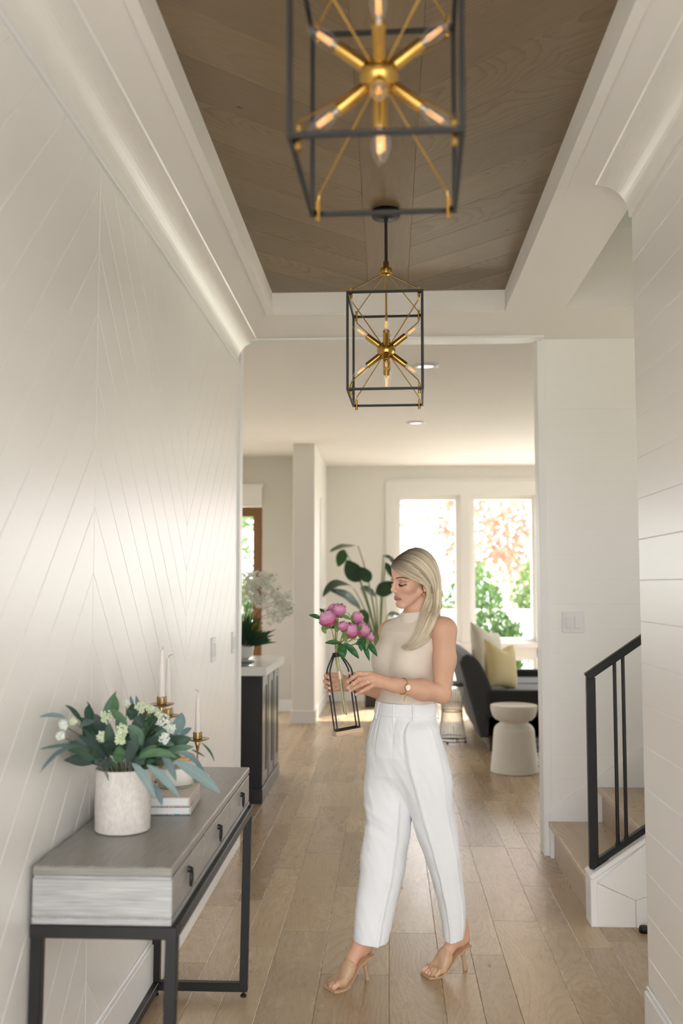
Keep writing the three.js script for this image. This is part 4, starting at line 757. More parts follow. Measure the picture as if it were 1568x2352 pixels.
// ---------- the woman ----------
// implicit surfaces: distances in metres, joined smoothly and meshed with surface nets
const len3 = (x, y, z) => Math.sqrt(x * x + y * y + z * z);
const smin = (a, b, k) => { const h = Math.max(k - Math.abs(a - b), 0) / k; return Math.min(a, b) - h * h * k * 0.25; };
const smax = (a, b, k) => -smin(-a, -b, k);
function capD(x, y, z, a, b, ra, rb) {
  const bx_ = b[0] - a[0], by = b[1] - a[1], bz = b[2] - a[2], px = x - a[0], py = y - a[1], pz = z - a[2];
  const h = clamp((px * bx_ + py * by + pz * bz) / (bx_ * bx_ + by * by + bz * bz), 0, 1);
  return len3(px - bx_ * h, py - by * h, pz - bz * h) - (ra + (rb - ra) * h);
}
function ellD(x, y, z, c, r) {
  const px = (x - c[0]) / r[0], py = (y - c[1]) / r[1], pz = (z - c[2]) / r[2], k0 = len3(px, py, pz), k1 = len3(px / r[0], py / r[1], pz / r[2]);
  return k0 < 1e-6 ? -Math.min(...r) : (k0 * (k0 - 1)) / k1;
}
function netMesh(f, lo, hi, h, colour) {
  const n = [0, 1, 2].map((k) => Math.ceil((hi[k] - lo[k]) / h) + 1), [nx, ny, nzz] = n, val = new Float32Array(nx * ny * nzz), B = 4;
  for (let bz = 0; bz < nzz; bz += B) for (let by = 0; by < ny; by += B) for (let b = 0; b < nx; b += B) {
    const d = f(lo[0] + (b + 1.5) * h, lo[1] + (by + 1.5) * h, lo[2] + (bz + 1.5) * h), far = Math.abs(d) > h * B * 1.9;
    for (let z = bz; z < Math.min(bz + B, nzz); z++) for (let y = by; y < Math.min(by + B, ny); y++) for (let x = b; x < Math.min(b + B, nx); x++) val[(z * ny + y) * nx + x] = far ? d : f(lo[0] + x * h, lo[1] + y * h, lo[2] + z * h);
  }
  const id = new Int32Array(nx * ny * nzz).fill(-1), pos = [], idx = [];
  const corner = [0, 1, nx, nx + 1, nx * ny, nx * ny + 1, nx * ny + nx, nx * ny + nx + 1];
  const edges = [[0, 1], [2, 3], [4, 5], [6, 7], [0, 2], [1, 3], [4, 6], [5, 7], [0, 4], [1, 5], [2, 6], [3, 7]];
  for (let z = 0; z < nzz - 1; z++) for (let y = 0; y < ny - 1; y++) for (let x = 0; x < nx - 1; x++) {
    const o = (z * ny + y) * nx + x; let m = 0;
    for (let i = 0; i < 8; i++) if (val[o + corner[i]] < 0) m |= 1 << i;
    if (m === 0 || m === 255) continue;
    let sx = 0, sy = 0, sz = 0, c = 0;
    for (const [i, j] of edges) {
      if (((m >> i) & 1) === ((m >> j) & 1)) continue;
      const a = val[o + corner[i]], b = val[o + corner[j]], t = a / (a - b);
      sx += lerp(i & 1, j & 1, t); sy += lerp((i >> 1) & 1, (j >> 1) & 1, t); sz += lerp(i >> 2, j >> 2, t); c++;
    }
    id[o] = pos.length / 3; pos.push(lo[0] + (x + sx / c) * h, lo[1] + (y + sy / c) * h, lo[2] + (z + sz / c) * h);
  }
  const S = [1, nx, nx * ny];
  for (let z = 1; z < nzz - 1; z++) for (let y = 1; y < ny - 1; y++) for (let x = 1; x < nx - 1; x++) {
    const o = (z * ny + y) * nx + x;
    for (let k = 0; k < 3; k++) {
      const a = val[o] < 0, b = val[o + S[k]] < 0; if (a === b) continue;
      const u = S[(k + 1) % 3], v = S[(k + 2) % 3], q = [id[o], id[o - u], id[o - u - v], id[o - v]];
      if (q.some((i) => i < 0)) continue;
      if (a) idx.push(q[0], q[1], q[2], q[0], q[2], q[3]); else idx.push(q[0], q[2], q[1], q[0], q[3], q[2]);
    }
  }
  const e = h * 0.6, N = new Float32Array(pos.length), C = colour ? new Float32Array(pos.length) : null;
  for (let i = 0; i < pos.length; i += 3) {
    const [x, y, z] = [pos[i], pos[i + 1], pos[i + 2]];
    const gx = f(x + e, y, z) - f(x - e, y, z), gy = f(x, y + e, z) - f(x, y - e, z), gz = f(x, y, z + e) - f(x, y, z - e), l = len3(gx, gy, gz) || 1;
    N[i] = gx / l; N[i + 1] = gy / l; N[i + 2] = gz / l;
    if (C) C.set(colour(x, y, z), i);
  }
  const g = new THREE.BufferGeometry();
  g.setAttribute('position', new THREE.BufferAttribute(new Float32Array(pos), 3));
  g.setAttribute('normal', new THREE.BufferAttribute(N, 3));
  g.setAttribute('uv', new THREE.BufferAttribute(new Float32Array((pos.length / 3) * 2).map((_, i) => (i % 2 ? pos[((i / 2) | 0) * 3 + 1] : pos[((i / 2) | 0) * 3] + pos[((i / 2) | 0) * 3 + 2])), 2));
  if (C) g.setAttribute('color', new THREE.BufferAttribute(C, 3));
  g.setIndex(idx);
  return fin(g);
}
// head: own axes, millimetres; x to her left, y up, z out of the face
const HO = [0.0965, 1.5266, -3.94], HS = 0.985e-3;
const HR = [[0.5658, -0.0031, -0.8245], [-0.195, 0.9711, -0.1375], [0.8011, 0.2386, 0.5489]];
const toHead = (x, y, z) => { const a = (x - HO[0]) / HS, b = (y - HO[1]) / HS, c = (z - HO[2]) / HS; return [HR[0][0] * a + HR[1][0] * b + HR[2][0] * c, HR[0][1] * a + HR[1][1] * b + HR[2][1] * c, HR[0][2] * a + HR[1][2] * b + HR[2][2] * c]; };
const fromHead = (p) => [0, 1, 2].map((k) => HO[k] + HS * (HR[k][0] * p[0] + HR[k][1] * p[1] + HR[k][2] * p[2]));
function skullMM(x, y, z) {
  const ax = Math.abs(x);
  let d = ellD(x, y, z, [0, 38, -10], [71, 74, 90]);
  d = smin(d, ellD(x, y, z, [0, 42, 42], [55, 48, 52]), 22);
  d = smin(d, ellD(x, y, z, [0, -20, 36], [54, 62, 50]), 20);
  d = smin(d, ellD(x, y, z, [0, -62, 30], [42, 44, 47]), 20);
  d = smin(d, capD(ax, y, z, [47, -42, 2], [14, -98, 58], 14, 11.5), 16);
  d = smin(d, capD(x, y, z, [-6, -97, 67], [6, -97, 67], 12, 12), 14);
  d = smin(d, ellD(ax, y, z, [38, -24, 54], [21, 17, 22]), 16);
  return d;
}
function headMM(x, y, z) {
  const ax = Math.abs(x);
  let d = skullMM(x, y, z);
  if (d > 45) return d;
  d = smin(d, capD(ax, y, z, [12, 17, 86], [46, 15, 66], 6, 5), 12);
  d = smax(d, -(len3(ax - 31, y - 1, (z - 97)) - 15), 12);
  d = smin(d, capD(x, y, z, [0, 8, 87], [0, -27, 99], 6, 7.5), 11);
  d = smin(d, len3(x, y + 32, z - 100.5) - 8.6, 7);
  d = smin(d, len3(ax - 10.5, y + 36, z - 91.5) - 6.2, 6);
  d = smax(d, -(len3(ax - 5.5, (y + 43) * 1.4, z - 97) - 2.6), 2.5);
  d = smin(d, len3(ax - 31, y + 2, z - 72.5) - 13.4, 2.5);
  d = smin(d, Math.min(capD(ax, y, z, [1.5, -62.5, 89], [20, -67.5, 79], 4.6, 2.2), 1e3), 4);
  d = smin(d, capD(ax, y, z, [0, -73.5, 87.5], [18, -69.5, 79], 5.6, 2.4), 4);
  d = smax(d, -capD(ax, y, z, [0, -68, 96], [23, -68.5, 81], 1.5, 1.1), 2);
  d = smax(d, -(len3(x, y + 84, z - 93) - 8), 8);
  d = smin(d, smax(ellD(x - (y + 8) * 0.12, y, z + (y + 8) * 0.2, [74, -7, -12], [7, 29, 17]), -ellD(x, y, z, [82, -4, -8], [5, 17, 9]), 4), 5);
  d = smin(d, len3(x - 73, y + 34, z + 4) - 7, 5);
  return d;
}
const neckA = fromHead([0, -58, -22]), NECK0 = [0.1098, 1.3641, -3.975];
// torso: elliptical sections along the spine, turned the way she faces
const FX = -0.70, FZ = 0.714, LX = 0.714, LZ = 0.70;
const SEC = [[[0.061, 0.8951, -3.97], 0.15, 0.1], [[0.0615, 0.9964, -3.97], 0.128, 0.092], [[0.0617, 1.0387, -3.97], 0.122, 0.086], [[0.0636, 1.0896, -3.97], 0.117, 0.083], [[0.0639, 1.1491, -3.97], 0.121, 0.087], [[0.0676, 1.2001, -3.97], 0.126, 0.09], [[0.0765, 1.2683, -3.972], 0.134, 0.084], [[0.0889, 1.3195, -3.975], 0.144, 0.072], [[0.0977, 1.3468, -3.978], 0.142, 0.06], [[0.1048, 1.3657, -3.98], 0.11, 0.052], [[0.11, 1.3846, -3.98], 0.066, 0.048], [[0.1119, 1.4052, -3.98], 0.05, 0.046]].map(([p, a, b]) => [p[1], p[0], p[2], a, b]).sort((a, b) => a[0] - b[0]);
function torsoCore(x, y, z) {
  let i = 0; while (i < SEC.length - 2 && y > SEC[i + 1][0]) i++;
  const A = SEC[i], B = SEC[i + 1], t = clamp((y - A[0]) / (B[0] - A[0]), 0, 1);
  const cx = lerp(A[1], B[1], t), cz = lerp(A[2], B[2], t), a = lerp(A[3], B[3], t), b = lerp(A[4], B[4], t);
  const dx = x - cx, dz = z - cz, l = (dx * LX + dz * LZ) / a, f = (dx * FX + dz * FZ) / b, k = Math.pow(Math.pow(Math.abs(l), 2.3) + Math.pow(Math.abs(f), 2.3), 1 / 2.3);
  let d = (k - 1) * (k > 0.3 ? Math.hypot(l * a, f * b) / Math.max(k, 1e-4) : b);
  d = Math.max(d, (y - SEC[SEC.length - 1][0]) * 1, SEC[0][0] - y);
  return d;
}
const bust = (s) => { const c = [0.0659, 1.2069, -3.97]; return [c[0] + LX * 0.062 * s + FX * 0.05, c[1], c[2] + LZ * 0.062 * s + FZ * 0.05]; };
const BL = bust(1), BR = bust(-1);
function torso(x, y, z) {
  let d = torsoCore(x, y, z);
  d = smin(d, ellD(x, y, z, BL, [0.05, 0.06, 0.05]), 0.05);
  d = smin(d, ellD(x, y, z, BR, [0.05, 0.06, 0.05]), 0.05);
  return d;
}
// limbs
const shL = [0.2104, 1.3294, -3.872], elL = [0.1998, 1.0866, -3.862], wrL = [0.018, 1.1348, -3.715], shR = [0.0046, 1.3113, -4.075], elR = [0.0197, 1.0626, -4.11], wrR = [-0.1136, 1.1118, -3.875];
const mix3 = (a, b, t) => [lerp(a[0], b[0], t), lerp(a[1], b[1], t), lerp(a[2], b[2], t)];
const armL2 = [0.2126, 1.2168, -3.866], foreL = [0.1212, 1.1101, -3.79];
function arms(x, y, z) {
  let d = capD(x, y, z, shL, armL2, 0.047, 0.0425);
  d = smin(d, capD(x, y, z, [0.1549, 1.3533, -3.9], shL, 0.036, 0.042), 0.03);
  d = smin(d, capD(x, y, z, armL2, elL, 0.0425, 0.034), 0.02);
  d = smin(d, capD(x, y, z, elL, foreL, 0.034, 0.0385), 0.016);
  d = smin(d, capD(x, y, z, foreL, wrL, 0.0385, 0.0255), 0.02);
  let e = capD(x, y, z, shR, elR, 0.044, 0.034);
  e = smin(e, capD(x, y, z, [0.0381, 1.3404, -4.05], shR, 0.034, 0.040), 0.03);
  e = smin(e, capD(x, y, z, elR, mix3(elR, wrR, 0.35), 0.034, 0.037), 0.02);
  e = smin(e, capD(x, y, z, mix3(elR, wrR, 0.35), wrR, 0.037, 0.025), 0.02);
  return Math.min(d, e);
}
const handL = {
  palm: [[wrL, [-0.067, 1.1695, -3.715], 0.022, 0.0135], [wrL, [-0.0606, 1.1523, -3.712], 0.022, 0.0135], [wrL, [-0.051, 1.1377, -3.715], 0.0215, 0.0125]],
  fingers: [
    [[-0.0671, 1.174, -3.718], [-0.1118, 1.1766, -3.704], [-0.136, 1.1602, -3.708], [-0.1526, 1.1447, -3.72], 0.0102, 0.0066],
    [[-0.0622, 1.1652, -3.71], [-0.1083, 1.1568, -3.695], [-0.1325, 1.139, -3.698], [-0.1506, 1.1234, -3.71], 0.0102, 0.0067],
    [[-0.0573, 1.1525, -3.709], [-0.1003, 1.1395, -3.694], [-0.1244, 1.1248, -3.697], [-0.1441, 1.1125, -3.708], 0.0098, 0.0064],
    [[-0.0494, 1.1395, -3.713], [-0.0813, 1.1216, -3.7], [-0.1022, 1.1117, -3.702], [-0.1217, 1.0996, -3.711], 0.0088, 0.0058],
    [[-0.0255, 1.1343, -3.735], [-0.0711, 1.1227, -3.752], [-0.1037, 1.1221, -3.757], [-0.1296, 1.1286, -3.755], 0.011, 0.0078]],
};
const handR = {
  palm: [[wrR, [-0.1943, 1.1543, -3.842], 0.021, 0.0125], [wrR, [-0.196, 1.1311, -3.843], 0.021, 0.013], [wrR, [-0.1876, 1.1098, -3.842], 0.020, 0.0125]],
  fingers: [
    [[-0.1942, 1.1562, -3.84], [-0.2334, 1.1622, -3.826], [-0.2399, 1.1598, -3.797], [-0.2253, 1.1538, -3.774], 0.0098, 0.0066],
    [[-0.196, 1.1411, -3.842], [-0.2384, 1.1424, -3.826], [-0.2431, 1.1387, -3.796], [-0.2235, 1.1329, -3.772], 0.0098, 0.0066],
    [[-0.1943, 1.1246, -3.842], [-0.235, 1.1227, -3.826], [-0.2382, 1.119, -3.797], [-0.2236, 1.1149, -3.774], 0.0095, 0.0064],
    [[-0.1875, 1.1084, -3.84], [-0.2234, 1.1031, -3.826], [-0.2302, 1.099, -3.802], [-0.2242, 1.0928, -3.784], 0.0085, 0.0056],
    [[-0.1362, 1.1258, -3.85], [-0.129, 1.1503, -3.835], [-0.1353, 1.1628, -3.824], [-0.1483, 1.1683, -3.816], 0.011, 0.0078]],
};
function handD(H, x, y, z, fingers = true) {
  let d = 1e3;
  for (const [a, b, ra, rb] of H.palm) d = smin(d, capD(x, y, z, a, b, ra, rb), 0.016);
  if (fingers) {
    let fd = 1e3;
    for (const [a, b, c, e, r0, r1] of H.fingers) {
      const r = (t) => lerp(r0, r1, t);
      let q = capD(x, y, z, a, b, r(0), r(0.35));
      q = smin(q, capD(x, y, z, b, c, r(0.35), r(0.7)), 0.003);
      q = smin(q, capD(x, y, z, c, e, r(0.7), r1), 0.003);
      q = smin(q, len3(x - b[0], y - b[1], z - b[2]) - r(0.3) * 1.06, 0.004);
      fd = Math.min(fd, q);
    }
    d = smin(d, fd, 0.006);
  }
  return d;
}
// feet: own axes u (heel to toe), y, w (across); high-heeled
function footFrame(heel, toe) { const dx = toe[0] - heel[0], dz = toe[2] - heel[2], l = Math.hypot(dx, dz), ux = dx / l, uz = dz / l; return { o: heel, ux, uz, to: (x, y, z) => { const a = x - heel[0], c = z - heel[2]; return [(a * ux + c * uz) / 0.85, y, -a * uz + c * ux]; }, from: (u, y, w) => [heel[0] + 0.85 * u * ux - w * uz, y, heel[2] + 0.85 * u * uz + w * ux] }; }
const footF = footFrame([-0.0834, 0, -3.925], [-0.2206, 0, -3.8215]), footB = footFrame([0.2979, 0, -4.04], [0.1368, 0, -3.957]);
const FOOTIN = [-1, 1]; // side of the big toe
function footD(u, y, w, s) { // s: +1 when the big toe lies towards +w
  let d = capD(u, y, w, [0.012, 0.122, 0], [0.03, 0.118, 0], 0.024, 0.026);
  d = smin(d, capD(u, y, w, [0.012, 0.135, 0], [0.027, 0.182, 0], 0.021, 0.021), 0.02);
  d = smin(d, len3(u - 0.03, y - 0.165, w - 0.026) - 0.012, 0.015); d = smin(d, len3(u - 0.034, y - 0.168, w + 0.026) - 0.012, 0.015);
  d = smin(d, capD(u, y, w, [0.05, 0.135, 0], [0.118, 0.062, 0.004 * s], 0.031, 0.022), 0.025);
  d = smin(d, capD(u, y, w, [0.118, 0.055, 0.012 * s], [0.153, 0.027, 0.020 * s], 0.021, 0.016), 0.02);
  d = smin(d, capD(u, y, w, [0.112, 0.055, -0.012 * s], [0.140, 0.026, -0.020 * s], 0.019, 0.014), 0.02);
  const toes = [[0.155, 0.024, 0.208, 0.016, 0.0108], [0.153, 0.006, 0.209, 0.014, 0.0078], [0.150, -0.007, 0.203, 0.0135, 0.0075], [0.146, -0.019, 0.195, 0.013, 0.0072], [0.140, -0.030, 0.184, 0.0125, 0.0068]];
  let t = 1e3;
  for (const [u0, w0, u1, y1, r] of toes) t = Math.min(t, smin(capD(u, y, w, [u0, 0.026, w0 * s], [lerp(u0, u1, 0.6), 0.024, w0 * s * 1.02], r, r), capD(u, y, w, [lerp(u0, u1, 0.6), 0.024, w0 * s * 1.02], [u1, y1, w0 * s * 1.03], r, r * 0.92), 0.004));
  return smin(d, t, 0.007);
}
const footWorld = (F, s) => (x, y, z) => { const [u, v, w] = F.to(x, y, z); return footD(u, v, w, s); };
const kneeF = [-0.022, 0.531, -3.95], kneeB = [0.1849, 0.5347, -3.945], hipF = [0.0064, 0.853, -4.02], hipB = [0.1139, 0.8699, -3.92];
const shinF = [-0.0658, 0.2729, -3.905], shinB = [0.2324, 0.2507, -3.99];
const legFoot = (F, s, shin) => { const foot = footWorld(F, s), ank = F.from(0.032, 0.165, 0); return (x, y, z) => smin(foot(x, y, z), capD(x, y, z, ank, shin, 0.029, 0.036), 0.025); };
const footFW = legFoot(footF, FOOTIN[0], shinF), footBW = legFoot(footB, FOOTIN[1], shinB);
const headW = (x, y, z) => { const p = toHead(x, y, z); return headMM(...p) * HS; };
const neck = (x, y, z) => smin(capD(x, y, z, neckA, NECK0, 0.049, 0.052), capD(x, y, z, NECK0, [0.1097, 1.3279, -3.98], 0.052, 0.07), 0.03);
function skinCoarse(x, y, z) {
  let d = torso(x, y, z) + 0.006;
  d = smin(d, arms(x, y, z), 0.012);
  d = smin(d, Math.min(handD(handL, x, y, z, false), handD(handR, x, y, z, false)), 0.014);
  d = smin(d, neck(x, y, z), 0.015);
  d = Math.min(d, capD(x, y, z, hipF, kneeF, 0.062, 0.045), capD(x, y, z, kneeF, shinF, 0.045, 0.036), capD(x, y, z, hipB, kneeB, 0.062, 0.045), capD(x, y, z, kneeB, shinB, 0.045, 0.036));
  return d;
}
const inBox = (lo, hi, x, y, z) => Math.max(lo[0] - x, x - hi[0], lo[1] - y, y - hi[1], lo[2] - z, z - hi[2]);
const person = thing('person', 'blonde woman in a beige sleeveless top and white trousers holding the vase', 'person');
{
  const skinC = [0.70, 0.415, 0.28], pink = [0.77, 0.475, 0.365], nailC = [0.80, 0.58, 0.52], lipC = [0.46, 0.165, 0.145];
  const tips = [...handL.fingers, ...handR.fingers].map(([a, b, c, e, r0, r1]) => { const dx = e[0] - c[0], dy = e[1] - c[1], dz = e[2] - c[2], l = len3(dx, dy, dz); return [e[0] + dx / l * r1 * 0.25, e[1] + dy / l * r1 * 0.2 + r1 * 0.45, e[2] + dz / l * r1 * 0.25 + r1 * 0.75, r1 * 0.95]; });
  const colHand = (x, y, z) => { for (const [a, b, c, r] of tips) if (len3(x - a, y - b, z - c) < r) return nailC; const k = 0.92 + 0.1 * nz(x * 40, y * 40, z * 40); return [skinC[0] * k * 1.03, skinC[1] * k, skinC[2] * k]; };
  const colHead = (x, y, z) => {
    const [a, b, c] = toHead(x, y, z), ax = Math.abs(a);
    let k = skinC.map((v, i) => lerp(v, pink[i], 0.55 * sst(-118, -88, b)));
    const mixIn = (col, t) => { k = k.map((v, i) => lerp(v, col[i], clamp(t, 0, 1))); };
    mixIn([0.64, 0.30, 0.21], 0.25 * Math.exp(-(((ax - 42) / 18) ** 2 + ((b + 30) / 14) ** 2)) * (c > 20 ? 1 : 0));
    mixIn([0.70, 0.44, 0.32], 0.4 * Math.exp(-((a / 20) ** 2 + ((b - 40) / 30) ** 2)));
    if (c > 60) {
      mixIn([0.30, 0.15, 0.095], 0.75 * Math.exp(-(((ax - 32) / 15) ** 4 + ((b - 5) / 7) ** 4)));
      mixIn([0.10, 0.05, 0.035], 0.9 * (1 - sst(1.2, 2.6, Math.abs(b + 7.5 - 0.012 * (ax - 31) ** 2))) * (1 - sst(13, 16, Math.abs(ax - 32))));
      const lu = capD(ax, b, c, [1.5, -62.5, 89], [20, -67.5, 79], 4.6, 2.2), ll = capD(ax, b, c, [0, -73.5, 87.5], [18, -69.5, 79], 5.6, 2.4);
      mixIn(lipC, 1 - sst(0.2, 1.8, Math.min(lu, ll)));
      mixIn([0.2, 0.06, 0.05], 0.7 * (1 - sst(0.4, 1.6, Math.abs(b + 68.2))) * (ax < 22 ? 1 : 0));
    }
    return k;
  };
  const colBody = (x, y, z) => { const k = 0.97 + 0.06 * nz(x * 14, y * 14, z * 14); return skinC.map((v) => v * k); };
  const toeTips = [];
  for (const [F, s] of [[footF, FOOTIN[0]], [footB, FOOTIN[1]]]) for (const [u, w, r] of [[0.211, 0.0247, 0.007], [0.2105, 0.0062, 0.0045], [0.2045, -0.0072, 0.0042], [0.1965, -0.0196, 0.004], [0.1855, -0.031, 0.0037]]) toeTips.push([...F.from(u, 0.0235, w * s), r]);
  const colFoot = (x, y, z) => { for (const [a, b, c, r] of toeTips) if (len3(x - a, y - b, z - c) < r) return [0.78, 0.50, 0.50]; return [skinC[0] * 1.02, skinC[1] * 0.98, skinC[2] * 0.98]; };
  const hl = [[-0.18, 1.02, -3.80], [wrL[0] - 0.005, 1.2, -3.66]], hr = [[-0.27, 1.0, -3.90], [wrR[0] - 0.004, 1.22, -3.755]];
  const yN = 1.405; // head above, body below
  const ff = [[-0.30, -0.01, -4.02], [0.0, 0.29, -3.70]], fb = [[0.06, -0.01, -4.15], [0.38, 0.29, -3.85]];
  const body = (x, y, z) => Math.max(skinCoarse(x, y, z), -inBox(...hl, x, y, z) - 0.009, -inBox(...hr, x, y, z) - 0.009, y - yN - 0.012, 0.272 - y);
  const geo = [netMesh(body, [-0.20, 0.255, -4.24], [0.36, yN + 0.026, -3.66], 0.0068, colBody)];
  const handMesh = (H, box) => netMesh((x, y, z) => smin(handD(H, x, y, z), arms(x, y, z), 0.012), box[0], box[1], 0.0021, colHand);
  geo.push(handMesh(handL, hl), handMesh(handR, hr));
  geo.push(netMesh((x, y, z) => smin(headW(x, y, z), neck(x, y, z), 0.014), [-0.03, yN, -4.08], [0.24, 1.67, -3.80], 0.00175, colHead));
  geo.push(netMesh(footFW, ff[0], ff[1], 0.0026, colFoot), netMesh(footBW, fb[0], fb[1], 0.0026, colFoot));
  const skin = new THREE.MeshPhysicalMaterial({ color: 0xffffff, vertexColors: true, roughness: 0.46, specularIntensity: 0.55, sheen: 0.12, sheenColor: new THREE.Color(0.9, 0.6, 0.5), sheenRoughness: 0.5 });
  const bodyMesh = part('body', merge(geo), skin, person);
  // lashes and brows
  const onFace = (p, off) => { // move along the face's own z until the surface is met
    let z = 120; while (z > 20 && headMM(p[0], p[1], z) > off) z -= 0.4; return fromHead([p[0], p[1], z]);
  };
  const lash = std(0.012, 0.008, 0.006, 0.6), brow = std(0.13, 0.082, 0.05, 0.85);
  for (const s of [-1, 1]) {
    const fl = [];
    for (let i = 0; i <= 22; i++) { const t = i / 22, a = s * lerp(17, 46, t), y = -7.6 + 0.012 * (Math.abs(a) - 31) ** 2, b = onFace([a, y, 0], 0.1), q = toHead(...b), L = 5.5 + 4 * t; fl.push(vtube([b, fromHead([q[0] + s * (t - 0.35) * 3, q[1] - L * 0.55, q[2] + L * 0.55]), fromHead([q[0] + s * (t - 0.25) * 6, q[1] - L * 0.6, q[2] + L])], (k) => 0.00055 - 0.0004 * k, 5, 4)); }
    fl.push(vtube([0, 0.25, 0.5, 0.75, 1].map((t) => { const a = s * lerp(16, 47, t); return onFace([a, -7.4 + 0.012 * (Math.abs(a) - 31) ** 2, 0], 0.2); }), () => 0.0008, 16, 6));
    part('eyelashes', merge(fl), lash, person);
    const bl = [];
    for (let i = 0; i < 70; i++) { const t = i / 69, a = s * lerp(12, 50, t), y = 17.5 + 5.5 * Math.sin(Math.min(1, t / 0.75) * Math.PI * 0.5) - (t > 0.7 ? (t - 0.7) * 16 : 0), w = t < 0.6 ? 2.6 : 2.6 * (1 - (t - 0.6) / 0.42); for (let k = 0; k < 3; k++) { const o = rr(-w, w); bl.push(vtube([onFace([a, y + o, 0], 0.15), onFace([a + s * 2.5, y + o + 1.2, 0], 0.5), onFace([a + s * 5, y + o * 0.6 + 1.4, 0], 0.2)], (q) => 0.00045 - 0.0003 * q, 4, 4)); } }
    part('eyebrow', merge(bl), brow, person);
  }
  // ---- clothes ----
  const topBot = [0.0616, 1.0269, -3.97][1], knit = dataTex(256, 256, (u, v) => 0.55 + 0.3 * Math.sin(u * TAU * 40) + 0.12 * nz(u * 50, v * 90, 2));
  knit.repeat.set(5, 5);
  const topD = (x, y, z) => {
    let d = torso(x, y, z) - 0.0035;
    // armholes cut back towards the neck
    const aL = capD(x, y, z, [0.2333, 1.3759, -3.83], [0.2021, 1.2513, -3.82], 0.042, 0.030), aR = capD(x, y, z, [-0.0379, 1.3525, -4.1], [-0.0378, 1.2628, -4.06], 0.034, 0.024);
    d = smax(d, -aL, 0.004); d = smax(d, -aR, 0.004);
    const col = Math.max(neck(x, y, z) - 0.006, -(neck(x, y, z) + 0.004), y - (1.392 + (x - 0.1) * 0.10), 1.33 - y);
    d = smin(d, col, 0.006);
    return Math.max(d, topBot - y);
  };
  const topMat = new THREE.MeshPhysicalMaterial({ color: new THREE.Color(0.79, 0.70, 0.59), roughness: 0.85, sheen: 0.35, sheenRoughness: 0.5, sheenColor: new THREE.Color(0.8, 0.72, 0.62), bumpMap: knit, bumpScale: 0.0003 });
  const top = part('top', netMesh(topD, [-0.12, topBot - 0.01, -4.20], [0.26, 1.42, -3.74], 0.0036), topMat, person);
  const collar = netMesh((x, y, z) => Math.max(neck(x, y, z) - 0.0085, -(neck(x, y, z) + 0.002), y - (1.397 + (x - 0.1) * 0.10), 1.352 - y - (x - 0.1) * 0.05), [0.02, 1.32, -4.08], [0.22, 1.44, -3.86], 0.0028);
  part('collar', collar, topMat, top);
  // trousers: sections follow the legs
  const leg = (rows) => rows.map(([py, xl, xr, z, b]) => ({ y: py, c: xl, a: xr, z, b }));
  const LEGS = [
    [[[-0.0626, 0.988, -4.03], [0.0538, 0.9888, -4.03], 0.085], [[-0.08, 0.9207, -4.02], [0.0792, 0.9218, -4.02], 0.092], [[-0.0903, 0.8539, -4.01], [0.0959, 0.8553, -4.01], 0.094], [[-0.0971, 0.7876, -4], [0.1039, 0.7893, -4], 0.093], [[-0.1003, 0.706, -3.985], [0.0979, 0.7078, -3.985], 0.09], [[-0.0983, 0.6253, -3.97], [0.0886, 0.6273, -3.97], 0.086], [[-0.0997, 0.5301, -3.95], [0.0775, 0.5322, -3.95], 0.081], [[-0.1112, 0.4595, -3.935], [0.0651, 0.4617, -3.935], 0.079], [[-0.1161, 0.4047, -3.925], [0.0563, 0.407, -3.925], 0.077], [[-0.1257, 0.3117, -3.908], [0.0307, 0.3139, -3.908], 0.072], [[-0.1353, 0.2346, -3.895], [0.0121, 0.2369, -3.895], 0.068], [[-0.14, 0.1478, -3.885], [-0.0097, 0.1499, -3.885], 0.064]],
    [[[0.0185, 1.0044, -3.905], [0.1796, 1.0054, -3.905], 0.085], [[0.0064, 0.9378, -3.905], [0.1909, 0.9391, -3.905], 0.094], [[0.0079, 0.8715, -3.905], [0.2105, 0.8731, -3.905], 0.097], [[0.016, 0.8046, -3.91], [0.2286, 0.8063, -3.91], 0.097], [[0.036, 0.746, -3.915], [0.2384, 0.7478, -3.915], 0.095], [[0.0659, 0.6534, -3.925], [0.2417, 0.6552, -3.925], 0.09], [[0.0943, 0.5678, -3.94], [0.257, 0.5697, -3.94], 0.086], [[0.1245, 0.482, -3.955], [0.2707, 0.4837, -3.955], 0.082], [[0.1564, 0.3793, -3.97], [0.2809, 0.381, -3.97], 0.077], [[0.1836, 0.2747, -3.99], [0.2916, 0.2763, -3.99], 0.072], [[0.2006, 0.1876, -4.005], [0.2953, 0.1891, -4.005], 0.067], [[0.2107, 0.1051, -4.015], [0.2835, 0.1063, -4.015], 0.062]],
  ].map((rows) => rows.map(([l, r, b]) => [l[1], (l[0] + r[0]) / 2, l[2], (r[0] - l[0]) / 2, b]).sort((a, b) => a[0] - b[0]));
  const PELV = [[[-0.041, 1.0432, -3.97], [0.1642, 1.0444, -3.97], 0.106], [[-0.0445, 1.0127, -3.97], [0.1708, 1.014, -3.97], 0.111], [[-0.0583, 0.9703, -3.97], [0.1807, 0.9718, -3.97], 0.121], [[-0.0756, 0.911, -3.97], [0.1973, 0.913, -3.97], 0.132], [[-0.0842, 0.8438, -3.968], [0.2171, 0.8462, -3.968], 0.132], [[-0.0724, 0.7687, -3.966], [0.2097, 0.7711, -3.966], 0.112], [[-0.0453, 0.7019, -3.966], [0.1702, 0.704, -3.966], 0.082], [[-0.0047, 0.6438, -3.966], [0.1191, 0.6451, -3.966], 0.04], [[0.0257, 0.6025, -3.966], [0.085, 0.6031, -3.966], 0.006]].map(([l, r, b]) => [l[1], (l[0] + r[0]) / 2, l[2], (r[0] - l[0]) / 2, b]).sort((a, b) => a[0] - b[0]);
